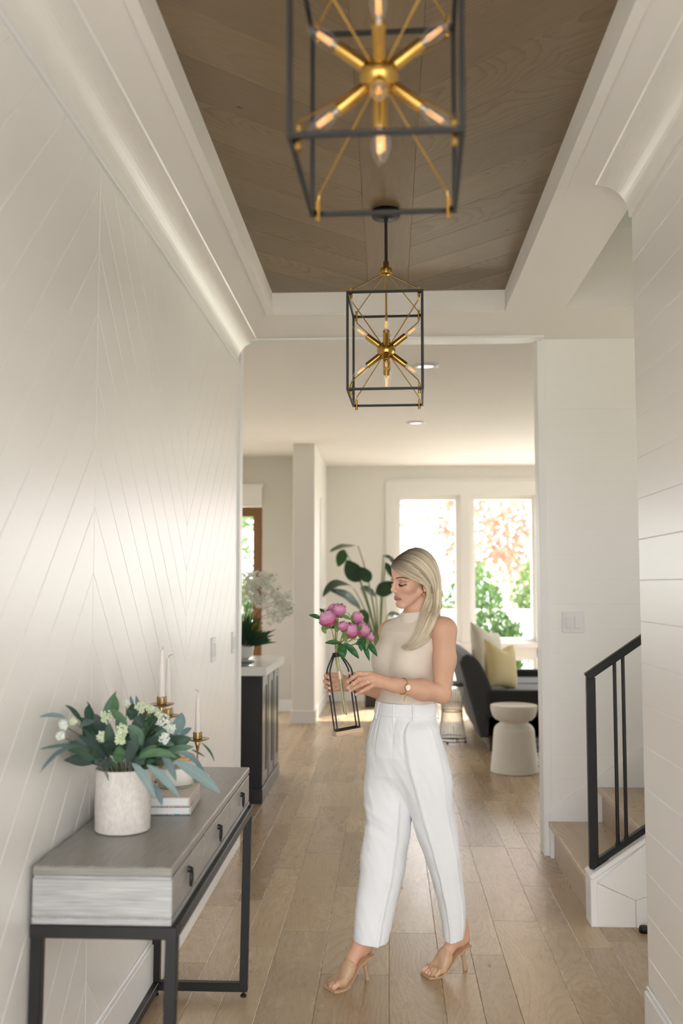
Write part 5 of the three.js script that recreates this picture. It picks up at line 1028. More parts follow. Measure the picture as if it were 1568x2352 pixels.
  const loft = (S, x, y, z, crease) => {
    let i = 0; while (i < S.length - 2 && y > S[i + 1][0]) i++;
    const A = S[i], B = S[i + 1], t0 = clamp((y - A[0]) / (B[0] - A[0]), 0, 1), t = t0;
    const cx = lerp(A[1], B[1], t), cz = lerp(A[2], B[2], t), a = lerp(A[3], B[3], t), b = lerp(A[4], B[4], t), dx = x - cx, dz = z - cz;
    const k = Math.hypot(dx / a, dz / b), r = Math.hypot(dx, dz);
    let d = (k - 1) * r / Math.max(k, 1e-3);
    if (k < 0.2) d = -b * (1 - k);
    if (crease) { const ang = Math.atan2(dz / b, dx / a); for (const [a0, w, h] of crease) { let q = ang - a0; q = Math.atan2(Math.sin(q), Math.cos(q)); d -= h * Math.exp(-(q * q) / (w * w)); } }
    return d;
  };
  const yHem = [[-0.0756, 0.1569, -3.885][1], [0.2447, 0.1222, -4.015][1]], yWaist = [0.0617, 1.0455, -3.97][1], yLegTop = [0.0614, 0.9711, -3.97][1];
  const CF = [[1.2, 0.11, 0.0075], [2.5, 0.35, 0.003], [-2, 0.2, 0.004]], CB = [[1.95, 0.10, 0.0075], [0.8, 0.07, 0.003], [-1.4, 0.2, 0.004]];
  const pelW = (x, y, z) => Math.min(loft(PELV, x, y, z), Math.max(torsoCore(x, y, z) - 0.003, [0.0613, 0.9542, -3.97][1] - y));
  const trouserD = (x, y, z) => {
    const w1 = 0.0055 * nz(x * 11 + 3, y * 7, z * 11) * sst(1.05, 0.7, y) + 0.0025 * nz(x * 24, y * 20 + x * 30, z * 24);
    let f = loft(LEGS[0], x, y, z, CF), b = loft(LEGS[1], x, y, z, CB);
    // folds behind the bent front knee
    f -= 0.004 * Math.exp(-(((y - 0.60 + (x + 0.02) * 0.5) / 0.012) ** 2)) * sst(0.06, -0.04, x) - 0.005 * Math.exp(-(((y - 0.555 + (x + 0.02) * 0.45) / 0.016) ** 2)) * sst(0.05, -0.03, x);
    f = Math.max(f, yHem[0] - 0.0 + 0.12 * (x + 0.04) * -1 * 0.2 - y); b = Math.max(b, yHem[1] + 0.3 * (x - 0.222) - y);
    f = smax(f, y - yLegTop, 0.04); b = smax(b, y - yLegTop, 0.04);
    let d = Math.min(f, b);
    d = smin(f, b, 0.03 * sst(0.80, 0.97, y) + 0.0005);
    const pl = pelW(x, y, z), pel = Math.max(pl, SECP - y);
    d = smin(d, pel, 0.03);
    // pleats run down from the waistband
    const dx = x - 0.065, dz = z + 3.97, l = dx * LX + dz * LZ, fr = dx * FX + dz * FZ;
    if (fr > 0) for (const q of [-0.07, -0.035, 0.045, 0.085]) d += 0.0035 * Math.exp(-(((l - q - (yWaist - y) * q * 0.6) / 0.006) ** 2)) * sst(yWaist - 0.26, yWaist - 0.05, y) * sst(yWaist - 0.02, yWaist - 0.05, y);
    return Math.max(d + w1, y - yWaist);
  };
  const SECP = PELV[0][0];
  const twill = dataTex(128, 128, (u, v) => 0.5 + 0.2 * Math.sin((u + v) * TAU * 24) + 0.15 * nz(u * 30, v * 30, 4)); twill.repeat.set(8, 8);
  const whiteCloth = new THREE.MeshPhysicalMaterial({ color: new THREE.Color(0.86, 0.87, 0.885), roughness: 0.78, sheen: 0.15, sheenColor: new THREE.Color(1, 1, 1), sheenRoughness: 0.6 });
  const tr = part('trousers', netMesh(trouserD, [-0.16, yHem[0] - 0.03, -4.16], [0.36, yWaist + 0.012, -3.74], 0.0043), whiteCloth, person);
  const yB = [0.0615, 0.9964, -3.97][1];
  part('waistband', netMesh((x, y, z) => Math.max(pelW(x, y, z) - 0.0042, y - yWaist - 0.001, yB - y), [-0.1, yB - 0.01, -4.12], [0.26, yWaist + 0.01, -3.82], 0.0032), whiteCloth, tr);
  const onPel = (a, y, off) => { let r = 0.02; const c = [0.0625, -3.97]; while (r < 0.25 && pelW(c[0] + Math.cos(a) * r, y, c[1] + Math.sin(a) * r) < off) r += 0.0008; return [c[0] + Math.cos(a) * r, y, c[1] + Math.sin(a) * r]; };
  for (const a of [1.35, 2.75, 0.35]) part('belt_loop', vtube([onPel(a, yWaist + 0.004, 0.005), onPel(a, yWaist - 0.004, 0.0085), onPel(a, (yWaist + yB) / 2, 0.0095), onPel(a, yB - 0.006, 0.0085), onPel(a, yB - 0.012, 0.004)], () => 0.0042, 14, 6), whiteCloth, tr);
  part('fly', vtube([onPel(2.02, yWaist, 0.0035), onPel(1.99, yB, 0.0045), onPel(1.93, yB - 0.06, 0.002), onPel(1.86, yB - 0.11, -0.002), onPel(1.7, yB - 0.145, -0.012)], () => 0.0026, 20, 6), whiteCloth, tr);
  // ---- sandals ----
  const leather = std(0.56, 0.36, 0.215, 0.42), inner = std(0.50, 0.33, 0.21, 0.55);
  for (const [F, s, fw, box] of [[footF, FOOTIN[0], footFW, ff], [footB, FOOTIN[1], footBW, fb]]) {
    const path = [[-0.012, 0.098, 0.024], [0.0, 0.0955, 0.029], [0.03, 0.091, 0.031], [0.07, 0.069, 0.030], [0.105, 0.038, 0.034], [0.135, 0.0155, 0.040], [0.16, 0.0095, 0.042], [0.19, 0.0085, 0.042], [0.2155, 0.0095, 0.038], [0.217, 0.0095, 0.034]];
    const pos = [], idx = [], th = 0.0085;
    path.forEach(([u, y, w]) => { const c = u > 0.1 ? 0.004 * s * sst(0.1, 0.15, u) : 0; for (const [a, b] of [[-w, 0], [w, 0], [w, -1], [-w, -1]]) pos.push(...F.from(u, Math.max(y + b * th, 0.0005), a * (b ? 0.96 : 1) + c)); });
    for (let i = 0; i < path.length - 1; i++) for (let j = 0; j < 4; j++) { const a = i * 4 + j, b = i * 4 + (j + 1) % 4; idx.push(a, b, a + 4, b, b + 4, a + 4); }
    const e = (path.length - 1) * 4; idx.push(0, 2, 1, 0, 3, 2, e, e + 1, e + 2, e, e + 2, e + 3);
    const g = new THREE.BufferGeometry(); g.setAttribute('position', new THREE.BufferAttribute(new Float32Array(pos), 3)); g.setIndex(idx);
    const flat = g.toNonIndexed(); flat.computeVertexNormals();
    const sh = part('sandal', fin(flat), leather, person);
    const up = (x, y, z) => { const [u, v, w] = F.to(x, y, z); const a = u * 0.62 - v * 0.78; return Math.max(Math.max(footD(u, v, w, s) - 0.0042, -(footD(u, v, w, s) + 0.0012)), -(a + 0.003), u * 0.93 - v * 0.36 + w * s * 0.26 - 0.170, (path[4][1] - 0.02) * 0 - v + 0.004, u > 0.1 ? -1 : v - 0.16, -(v - (u < 0.135 ? lerp(0.098, 0.012, clamp((u - 0.0) / 0.135, 0, 1)) : 0.009))); };
    part('upper', netMesh(up, box[0], [box[1][0], 0.2, box[1][2]], 0.0021), leather, sh);
    const hb = F.from(0.012, 0.09, 0), hm = F.from(0.016, 0.05, 0), ht = F.from(0.006, 0, 0);
    part('heel', merge([vtube([F.from(0.016, 0.094, 0), F.from(0.02, 0.06, 0), F.from(0.012, 0.025, 0), F.from(0.006, 0.0, 0)], (k) => lerp(0.0135, 0.0072, sst(0, 0.6, k)) + 0.002 * sst(0.7, 1, k), 14, 8)]), oakMat(0.60, 0.40, 0.24, 0.5), sh);
    void hb; void hm; void ht; void inner;
  }
  // ---- hair ----
  const hairBody = (x, y, z) => Math.min(headW(x, y, z), neck(x, y, z) - 0.008, torso(x, y, z) - 0.004, arms(x, y, z));
  const drop = (p, off) => { let z = -3.70; while (z > -4.02 && hairBody(p[0], p[1], z) > off) z -= 0.0012; return [p[0], p[1], z > -4.02 ? z : p[2]]; };
  const guides = [
    [[0.0071, 1.5746, -3.9], [0.0189, 1.5678, -3.9], [0.0494, 1.5474, -3.9], [0.0866, 1.5288, -3.9], [0.117, 1.5152, -3.9], [0.1356, 1.5051, -3.9], [0.149, 1.4848, -3.9], [0.1453, 1.4443, -3.9], [0.1282, 1.4038, -3.9], [0.1155, 1.3657, -3.88], [0.0999, 1.321, -3.87], [0.0744, 1.2865, -3.86], [0.0443, 1.2648, -3.86]],
    [[0.0139, 1.5882, -3.9], [0.036, 1.5865, -3.9], [0.0716, 1.5712, -3.9], [0.1053, 1.5508, -3.9], [0.1323, 1.5288, -3.9], [0.1525, 1.5034, -3.9], [0.1624, 1.4713, -3.9], [0.1588, 1.4325, -3.9], [0.145, 1.3903, -3.9], [0.1289, 1.3507, -3.88], [0.1082, 1.311, -3.87], [0.0811, 1.2782, -3.86], [0.0543, 1.2598, -3.86]],
    [[0.0259, 1.6035, -3.9], [0.0565, 1.6086, -3.9], [0.0954, 1.5966, -3.9], [0.1309, 1.5711, -3.9], [0.1561, 1.5389, -3.9], [0.171, 1.5, -3.9], [0.1758, 1.4611, -3.9], [0.1739, 1.4207, -3.9], [0.1618, 1.3802, -3.9], [0.1439, 1.3407, -3.88], [0.1216, 1.3027, -3.87], [0.0911, 1.2715, -3.86], [0.0643, 1.2565, -3.86]],
    [[0.048, 1.6222, -3.9], [0.0803, 1.6306, -3.9], [0.121, 1.6204, -3.9], [0.1547, 1.5932, -3.9], [0.1791, 1.5544, -3.92], [0.1889, 1.5085, -3.92], [0.192, 1.4643, -3.92], [0.19, 1.4203, -3.92], [0.1791, 1.3783, -3.91], [0.1628, 1.3403, -3.89], [0.14, 1.3011, -3.87], [0.1077, 1.2699, -3.86], [0.081, 1.2566, -3.86]],
    [[0.0776, 1.6402, -3.93], [0.107, 1.6474, -3.94], [0.1412, 1.6388, -3.94], [0.174, 1.6098, -3.95], [0.1942, 1.5651, -3.95], [0.2024, 1.5154, -3.95], [0.2038, 1.4675, -3.95], [0.2017, 1.4231, -3.95], [0.1924, 1.3807, -3.94], [0.1776, 1.3391, -3.92], [0.1575, 1.3051, -3.89], [0.1315, 1.2794, -3.87], [0.106, 1.265, -3.86]],
  ].map((g, gi) => g.map((p, i) => (gi === 4 && i < 10 ? p : drop(p, i < 7 ? 0.0105 : 0.012))));
  const H = guides[0].length, gp = (u, i) => { const t = clamp(u, 0, 0.9999) * (guides.length - 1), k = Math.floor(t), f = t - k; return mix3(guides[k][i], guides[k + 1][i], f); };
  const strandCol = (root, hue) => (t) => { const r = sst(0.03, 0.30, t), dk = [0.075, 0.05, 0.031], bl = [0.70 * hue, 0.59 * hue, 0.43 * hue]; return dk.map((v, i) => lerp(lerp(v, bl[i], 1 - root), bl[i], r)); };
  const strand = (pts, w, th, colf) => { // flattened lock
    const n = 26, curve = new THREE.CatmullRomCurve3(pts.map((p) => V(...p))), pos = [], col = [], idx = [], P = V(0, 0, 0), T = V(0, 0, 0);
    for (let i = 0; i <= n; i++) {
      const t = i / n; curve.getPoint(t, P); curve.getTangent(t, T);
      const O = V(0.25, 0.1, 1), S = T.clone().cross(O).normalize(), N = S.clone().cross(T).normalize(), k = (0.35 + 0.65 * sst(0, 0.12, t)) * (1 - 0.93 * sst(0.72, 1, t));
      for (let j = 0; j < 6; j++) { const a = j / 6 * TAU, q = P.clone().addScaledVector(S, Math.cos(a) * w * k).addScaledVector(N, Math.sin(a) * th * k); pos.push(q.x, q.y, q.z); col.push(...colf(t)); }
    }
    for (let i = 0; i < n; i++) for (let j = 0; j < 6; j++) { const a = i * 6 + j, b = i * 6 + (j + 1) % 6; idx.push(a, a + 6, b, b, a + 6, b + 6); }
    const g = new THREE.BufferGeometry(); g.setAttribute('position', new THREE.BufferAttribute(new Float32Array(pos), 3)); g.setAttribute('color', new THREE.BufferAttribute(new Float32Array(col), 3)); g.setIndex(idx); g.computeVertexNormals(); return fin(g);
  };
  seedState = 777;
  const locks = [];
  for (let k = 0; k < 620; k++) {
    const u = k < 500 ? (k + rnd()) / 500 : rr(0, 0.4), o = [rr(-0.003, 0.003), rr(-0.003, 0.003), rr(-0.002, 0.005)], wob = rr(-0.004, 0.004), sp = rr(-0.035, 0.035), ph = rr(0, 6);
    const end = rnd() < 0.25 ? rr(0.8, 1) : 1, pts = [];
    for (let i = 0; i < H; i++) { if (i > 9 && i / (H - 1) > end) break; const e = i / (H - 1), p = gp(u + sp * sst(0.3, 1, e), i); pts.push([p[0] + o[0] * sst(0, 0.2, e) + wob * e * Math.sin(e * 5 + ph), p[1] + o[1], p[2] + o[2] + 0.003 + 0.004 * nz(u * 40, e * 2, 5)]); }
    const hue = clamp(0.95 + 0.55 * nz(u * 17, 3.3, 1) + 0.5 * nz(u * 46, 8.1, 2), 0.5, 1.3) * rr(0.95, 1.05);
    locks.push(strand(pts, rr(0.0014, 0.0026), rr(0.0010, 0.0018), strandCol(0.8 + 0.2 * sst(0.05, 0.35, u), hue)));
  }
  // hair that lies against the head beneath the locks, and the side away from us
  const cap = (x, y, z) => {
    const [a, b, c] = toHead(x, y, z);
    let d = (skullMM(a, b, c) - 2.2) * HS;
    const face = ellD(a, b, c, [-4, -30, 92], [70, 92, 86]) * HS;
    d = smax(d, -face, 0.006); d = smax(d, (c - 14 - 1.0 * b) * 0.7 * HS, 0.008);
    d = Math.max(d, (-(b + 62)) * HS);
    d = smax(d, -ellD(a, b, c, [80, -22, 6], [26, 36, 24]) * HS, 0.005);
    for (const u of [0.35, 0.6, 0.85]) for (let i = 5; i < H - 2; i++) { const p = gp(u, i), q = gp(u, i + 1); d = smin(d, capD(x, y, z, [p[0], p[1], p[2] - 0.028], [q[0], q[1], q[2] - 0.024], i < 9 ? 0.0125 : 0.009, i < 8 ? 0.0125 : 0.007), 0.012); }
    const far = [fromHead([-70, 10, -20]), fromHead([-66, -60, -40]), fromHead([-50, -120, -50])];
    d = smin(d, capD(x, y, z, far[0], far[1], 0.018, 0.016), 0.02); d = smin(d, capD(x, y, z, far[1], far[2], 0.016, 0.008), 0.02);
    return d;
  };
  const partLine = [fromHead([-14, 82, 72]), fromHead([-8, 112, 0])];
  const capG = netMesh(cap, [-0.04, 1.24, -4.1], [0.26, 1.67, -3.76], 0.0032, (x, y, z) => { const [a, b, c] = toHead(x, y, z), d = capD(x, y, z, partLine[0], partLine[1], 0, 0), t = sst(0.005, 0.10, d), s = 0.8 + 0.35 * nz(a * 0.25, b * 0.03, c * 0.12); return [lerp(0.09, 0.46, t) * s, lerp(0.06, 0.375, t) * s, lerp(0.038, 0.265, t) * s]; });
  const hairMat = new THREE.MeshPhysicalMaterial({ color: 0xffffff, vertexColors: true, roughness: 0.38, specularIntensity: 0.7, sheen: 0.25, sheenColor: new THREE.Color(0.9, 0.8, 0.65), sheenRoughness: 0.4 });
  part('hair', merge([capG, ...locks]), hairMat, person);
  // ---- jewellery ----
  const gold = std(0.80, 0.55, 0.22, 0.18, 1), ear = fromHead([74, -39, -3]);
  part('earring', fin(new THREE.TorusGeometry(0.0095, 0.0016, 10, 32).rotateY(0.9).translate(ear[0], ear[1] - 0.0095, ear[2] + 0.004)), gold, person);
  const wq = [0.0482, 1.1301, -3.7], ax = V(foreL[0] - wrL[0], foreL[1] - wrL[1], foreL[2] - wrL[2]).normalize(), wc = mix3(wrL, foreL, 0.3);
  const q = new THREE.Quaternion().setFromUnitVectors(V(0, 0, 1), ax);
  const band = fin(new THREE.TorusGeometry(0.0305, 0.0019, 8, 40).applyQuaternion(q).translate(...wc));
  const watch = part('bracelet_watch', merge([band]), gold, person);
  let fd = V(-0.25, 0.12, 1); fd.addScaledVector(ax, -fd.dot(ax)).normalize();
  const fc = V(...wc).addScaledVector(fd, 0.0325), fq = new THREE.Quaternion().setFromUnitVectors(V(0, 1, 0), fd);
  const face = (prof, m, n) => { const g = lathe(prof, 32); g.applyQuaternion(fq); g.translate(fc.x, fc.y, fc.z); part(n, g, m, watch); };
  face([[0, -0.003], [0.0128, -0.003], [0.0135, 0.001], [0.0128, 0.0035], [0.0112, 0.0036], [0.0112, 0.002]], gold, 'watch_case');
  face([[0, 0.0026], [0.0113, 0.0024]], std(0.85, 0.84, 0.82, 0.2), 'watch_face');
  const ch = []; for (let i = 0; i < 9; i++) { const a = i / 8, p = mix3(wc, [wc[0] - 0.004, wc[1] - 0.03, wc[2] + 0.022], 1); ch.push(ball([lerp(fc.x, p[0] + 0.014, a) - 0.006, lerp(fc.y - 0.018, p[1] - 0.02, a), lerp(fc.z, p[2], a)], 0.002, 8, 6)); }
  part('chain', merge(ch), gold, watch);
  const fr = handL.fingers[2], rc = mix3(fr[0], fr[1], 0.5), rd = V(fr[1][0] - fr[0][0], fr[1][1] - fr[0][1], fr[1][2] - fr[0][2]).normalize();
  const rg = fin(new THREE.TorusGeometry(0.0097, 0.0013, 8, 28).applyQuaternion(new THREE.Quaternion().setFromUnitVectors(V(0, 0, 1), rd)).translate(...rc));
  part('ring', merge([rg, fin(new THREE.OctahedronGeometry(0.0032, 1).translate(rc[0] - 0.002, rc[1] + 0.006, rc[2] + 0.0095))]), std(0.85, 0.85, 0.88, 0.12, 1), person);
  void leg; void wq; void bodyMesh;
}
// ---------- vase with peonies ----------
{
  const base = [-0.1574, 0.9493, -3.795], topP = [-0.2002, 1.2549, -3.795];
  const axis = V(topP[0] - base[0], topP[1] - base[1], topP[2] - base[2]), HGT = axis.length();
  const qv = new THREE.Quaternion().setFromUnitVectors(V(0, 1, 0), axis.clone().normalize()).multiply(new THREE.Quaternion().setFromAxisAngle(V(0, 1, 0), 0.36));
  const put = (o) => { o.quaternion.copy(qv); o.position.set(...base); return o; };
  const loc = (p) => { const v = V(...p).applyQuaternion(qv); return [v.x + base[0], v.y + base[1], v.z + base[2]]; };
  const inv = qv.clone().invert(), toLoc = (p) => { const v = V(p[0] - base[0], p[1] - base[1], p[2] - base[2]).applyQuaternion(inv); return [v.x, v.y, v.z]; };
  const v = put(thing('bud_vase', 'black wire bud vase with a glass tube and wooden foot in her hands', 'vase'));
  part('wooden_foot', bx(-0.054, -0.006, -0.027, 0.054, 0.012, 0.027, 0.0015), oakMat(0.72, 0.48, 0.32, 0.6), v);
  const hC = HGT - 0.008, w = 0.044, dz = 0.02;
  for (const s of [-1, 1]) for (const d of [-1, 1]) part('wire', tube([[s * w, 0.012, d * dz], [s * w, 0.08, d * dz], [s * w, 0.16, d * dz], [s * w, HGT - 0.095, d * dz], [s * w * 0.98, HGT - 0.078, d * dz * 0.97], [s * w * 0.8, HGT - 0.056, d * dz * 0.85], [s * w * 0.42, HGT - 0.026, d * dz * 0.5], [s * 0.0145, hC - 0.008, d * dz * 0.25]], 0.0031, 40, 8), M.black, v);
  part('foot_frame', merge([[-w, -dz, w, -dz], [-w, dz, w, dz], [-w, -dz, -w, dz], [w, -dz, w, dz], [-w, 0, w, 0]].map(([a, b, c, d]) => rod([a, 0.0145, b], [c, 0.0145, d], 0.003))), M.black, v);
  part('collar', lathe([[0.0135, hC - 0.016], [0.0165, hC - 0.016], [0.0168, hC - 0.003], [0.0165, hC], [0.0135, hC]], 28), M.black, v);
  const gb = hC - 0.25;
  const prof = [[0, gb]]; for (let i = 1; i <= 8; i++) { const a = i / 8 * Math.PI / 2; prof.push([Math.sin(a) * 0.0128, gb + 0.0128 - Math.cos(a) * 0.0128]); } prof.push([0.0128, hC + 0.002], [0.0165, hC + 0.005], [0.0168, hC + 0.0065]);
  part('glass_tube', lathe(prof, 36), M.glass, v);
  const tie = put(single('raffia_tie', merge([lathe([[0.0062, HGT - 0.108], [0.0098, HGT - 0.108], [0.0102, HGT - 0.096], [0.0096, HGT - 0.078], [0.0062, HGT - 0.078]], 20), ...[0, 1, 2].map((i) => tube([[0.004, HGT - 0.10, 0.0088], [0.002 - i * 0.003, HGT - 0.113, 0.0095], [-0.001 - i * 0.002, HGT - 0.125 + i * 0.004, 0.009]], 0.0007, 8, 4))]), std(0.66, 0.48, 0.30, 0.8), 'pale raffia band tied around the flower stems inside the glass tube', 'ribbon'));
  void tie;
  const petalG = (R, th0, th1, wid, open, seed, cA, cB, cC) => { // one cupped petal, base at the bottom
    const nu = 8, nv = 9, pos = [], col = [], idx = [];
    for (let j = 0; j <= nv; j++) for (let i = 0; i <= nu; i++) {
      const t = j / nv, s = i / nu * 2 - 1, th = lerp(th0, th1, t), sh = Math.sin(Math.PI * clamp(0.18 + 0.72 * t, 0, 1)) , az = s * wid * (0.35 + 0.75 * sh);
      const rr_ = R * (1 + open * t * t - 0.06 * s * s * t + 0.03 * nz(s * 2 + seed, t * 3, seed)), lift = -0.08 * R * Math.abs(s) ** 2.2 * t;
      pos.push(rr_ * Math.sin(th) * Math.sin(az), -rr_ * Math.cos(th) * 1.06 + lift, rr_ * Math.sin(th) * Math.cos(az));
      const st = clamp(0.5 + 0.8 * nz(s * 4 + seed * 3, t * 1.5, seed), 0, 1), k1 = sst(0.08, 0.42, t + 0.16 * st - 0.06), k2 = sst(0.35, 0.75, t), edge = sst(0.86, 1, t) * 0.5 + 0.35 * sst(0.8, 1, Math.abs(s));
      const c = cA.map((v2, q) => lerp(lerp(lerp(v2, cB[q], k1), cC[q], k2), [0.80, 0.56, 0.58][q], edge)); col.push(...c);
    }
    for (let j = 0; j < nv; j++) for (let i = 0; i < nu; i++) { const a = j * (nu + 1) + i, b = a + nu + 1; idx.push(a, a + 1, b, a + 1, b + 1, b); }
    const g = new THREE.BufferGeometry(); g.setAttribute('position', new THREE.BufferAttribute(new Float32Array(pos), 3)); g.setAttribute('color', new THREE.BufferAttribute(new Float32Array(col), 3)); g.setIndex(idx); g.computeVertexNormals(); return fin(g);
  };
  const petalMat = new THREE.MeshPhysicalMaterial({ color: 0xffffff, vertexColors: true, roughness: 0.5, transmission: 0.12, thickness: 0, sheen: 0.3, sheenColor: new THREE.Color(1, 0.7, 0.85), sheenRoughness: 0.4 });
  const cream = [0.80, 0.62, 0.48], mag = [0.52, 0.05, 0.17], pk = [0.60, 0.19, 0.38];
  const stemM = std(0.40, 0.42, 0.13, 0.5), stemB = std(0.30, 0.22, 0.08, 0.5), green = leafMat(0.035, 0.15, 0.045, 0.4, 0.2), lime = leafMat(0.20, 0.36, 0.09, 0.45, 0.3);
  const peony = (label, c, R, dir, deep, leaves) => {
    const f = thing('peony', label, 'flower', [0, 0, 0], 0, 'pink peonies in the bud vase');
    const q = new THREE.Quaternion().setFromUnitVectors(V(0, 1, 0), V(...dir).normalize());
    const b = part('bloom', ball([0, 0, 0], R * 0.80, 18, 14), petalMat, f); tint(b.geometry, pk); b.quaternion.copy(q); b.position.set(...c);
    const ring = (n, r, t0, t1, wd, open, ph, A, B2, C) => { for (let i = 0; i < n; i++) { const g = petalG(r * (1 + 0.02 * (i % 2)), t0, t1 * rr(0.94, 1.05), wd, open, i * 1.7 + ph + R * 100, A, B2, C); g.rotateY(i / n * TAU + ph); part('petal', g, petalMat, b); } };
    ring(3, R * 0.86, 0.9, 2.72, 1.15, 0.0, 0.2, pk, pk, [0.66, 0.27, 0.46]);
    ring(4, R * 0.92, 0.5, 2.45, 0.95, 0.01, 0.9, mag, pk, [0.68, 0.29, 0.48]);
    ring(5, R * 0.99, 0.15, deep ? 1.95 : 2.1, 0.85, 0.03, 0.4, cream, deep ? mag : pk, pk);
    if (deep) ring(5, R * 1.03, 0.1, 1.45, 0.72, 0.05, 1.0, cream, [0.72, 0.33, 0.33], mag);
    const bottom = V(0, -R * 1.02, 0).applyQuaternion(q).add(V(...c));
    for (let i = 0; i < 4; i++) { const a = i / 4 * TAU + R * 50, d = V(Math.sin(a) * R * 0.9, -R * 0.55, Math.cos(a) * R * 0.9).applyQuaternion(q).add(V(...c)), m = V(Math.sin(a) * R * 0.55, -R * 0.6, Math.cos(a) * R * 0.55).applyQuaternion(q); part('sepal', leafGeo([bottom.x, bottom.y, bottom.z], [d.x, d.y, d.z], R * 0.6, [m.x * 0.35, m.y * 0.35, m.z * 0.35], 6, [0, 0.3, 1]), lime, f); }
    const neckP = loc([rr(-0.004, 0.004), hC + 0.012, rr(-0.004, 0.004)]), deepP = loc([rr(-0.006, 0.006), gb + rr(0.01, 0.03), rr(-0.005, 0.005)]), midP = loc([rr(-0.005, 0.005), HGT - 0.1, rr(-0.004, 0.004)]);
    const n2 = mix3(neckP, [bottom.x, bottom.y, bottom.z], 0.55);
    part('stem', vtube([[bottom.x, bottom.y, bottom.z], [n2[0], n2[1] - 0.006, n2[2]], neckP, midP, deepP], () => 0.0025, 36, 7), deep ? stemM : (R > 0.025 ? stemM : stemB), f);
    for (const [a, t, wd, arch, m] of leaves || []) part('leaf', leafGeo(a, t, wd, arch, 10, [0.1, 0.5, 1], 0.2), m === 1 ? lime : green, f);
    return f;
  };
  peony('largest pink peony at the left, cream and magenta at its base', [-0.2324, 1.3784, -3.78], 0.034, [-0.35, 0.9, 0.25], 1, [[[-0.2579, 1.3731, -3.79], [-0.3043, 1.3879, -3.79], 0.017, [0.004, 0.006, 0]], [[-0.2433, 1.3887, -3.82], [-0.2657, 1.4117, -3.83], 0.014, [0, 0.003, 0]], [[-0.2483, 1.3509, -3.77], [-0.2377, 1.3188, -3.76], 0.019, [-0.004, 0, 0], 1], [[-0.2038, 1.3498, -3.8], [-0.2247, 1.3371, -3.79], 0.02, [0, 0.003, 0]]]);
  peony('round pink peony at the very top of the bunch', [-0.1879, 1.4096, -3.78], 0.0262, [0.15, 0.9, 0.4], 0, [[[-0.1808, 1.387, -3.77], [-0.141, 1.3711, -3.76], 0.014, [0, 0.004, 0], 1]]);
  peony('small pink peony half hidden behind the top bloom', [-0.2138, 1.4117, -3.83], 0.022, [-0.4, 0.9, -0.1], 0);
  peony('smallest pink bud in the middle of the bunch', [-0.1736, 1.35, -3.755], 0.0192, [-0.2, 0.9, 0.45], 0, [[[-0.1923, 1.351, -3.77], [-0.1951, 1.3254, -3.76], 0.022, [-0.004, 0, 0.004], 1]]);
  peony('large pale pink peony at the centre with a magenta base', [-0.1435, 1.3344, -3.78], 0.0305, [0.25, 0.85, 0.4], 1, [[[-0.1703, 1.3257, -3.755], [-0.1584, 1.289, -3.745], 0.02, [-0.003, 0, 0.004], 1]]);
  peony('pink peony at the upper right with a pointed bud', [-0.1194, 1.3812, -3.8], 0.0235, [0.25, 0.95, 0.1], 0, [[[-0.1339, 1.3635, -3.79], [-0.1401, 1.3868, -3.78], 0.014, [-0.004, 0, 0.003], 1]]);
  peony('pink and cream peony at the right, above the dark leaves', [-0.0977, 1.3357, -3.79], 0.028, [0.75, 0.6, 0.3], 1, [[[-0.1165, 1.3337, -3.76], [-0.1031, 1.352, -3.75], 0.02, [0, 0, 0.006], 1]]);
  peony('narrow pink peony at the far right edge of the bunch', [-0.0736, 1.3048, -3.82], 0.021, [0.85, 0.3, 0.1], 0, [[[-0.0827, 1.3068, -3.78], [-0.0875, 1.2618, -3.77], 0.012, [0.006, 0, 0.003], 1]]);
  const sp = thing('leaf_spray', 'dark green peony leaves fanning out over the rim of the vase', 'foliage');
  const lv = [[[-0.1825, 1.2842, -3.77], [-0.2409, 1.2847, -3.76], 0.018, [0, 0.006, 0]], [[-0.1806, 1.2829, -3.765], [-0.1731, 1.226, -3.745], 0.034, [0.003, 0, 0.006]], [[-0.1689, 1.2832, -3.76], [-0.1131, 1.2274, -3.75], 0.025, [0.004, 0.007, 0]], [[-0.0977, 1.3013, -3.79], [-0.045, 1.2343, -3.77], 0.024, [0.004, 0.005, 0]], [[-0.1043, 1.2948, -3.79], [-0.0746, 1.2176, -3.775], 0.019, [0.003, 0.004, 0]], [[-0.1075, 1.3016, -3.785], [-0.1038, 1.2536, -3.77], 0.02, [-0.003, 0, 0.003]], [[-0.0944, 1.303, -3.79], [-0.1253, 1.276, -3.775], 0.017, [0, 0.003, 0.003]]];
  for (const [a, t, wd, arch] of lv) part('leaf', leafGeo(a, t, wd, arch, 12, [0.1, 0.4, 1], 0.22), green, sp);
  part('stem', merge([tube([[-0.1759, 1.2826, -3.77], [-0.1931, 1.267, -3.785], loc([0.002, hC, 0.004]), loc([0.003, HGT - 0.09, 0.003])], 0.0017, 16, 6), tube([[-0.101, 1.2997, -3.79], [-0.1371, 1.2949, -3.785], [-0.1799, 1.272, -3.785], loc([0, hC, -0.003]), loc([-0.003, HGT - 0.12, 0])], 0.0018, 24, 6)]), stemM, sp);
  void toLoc;
}
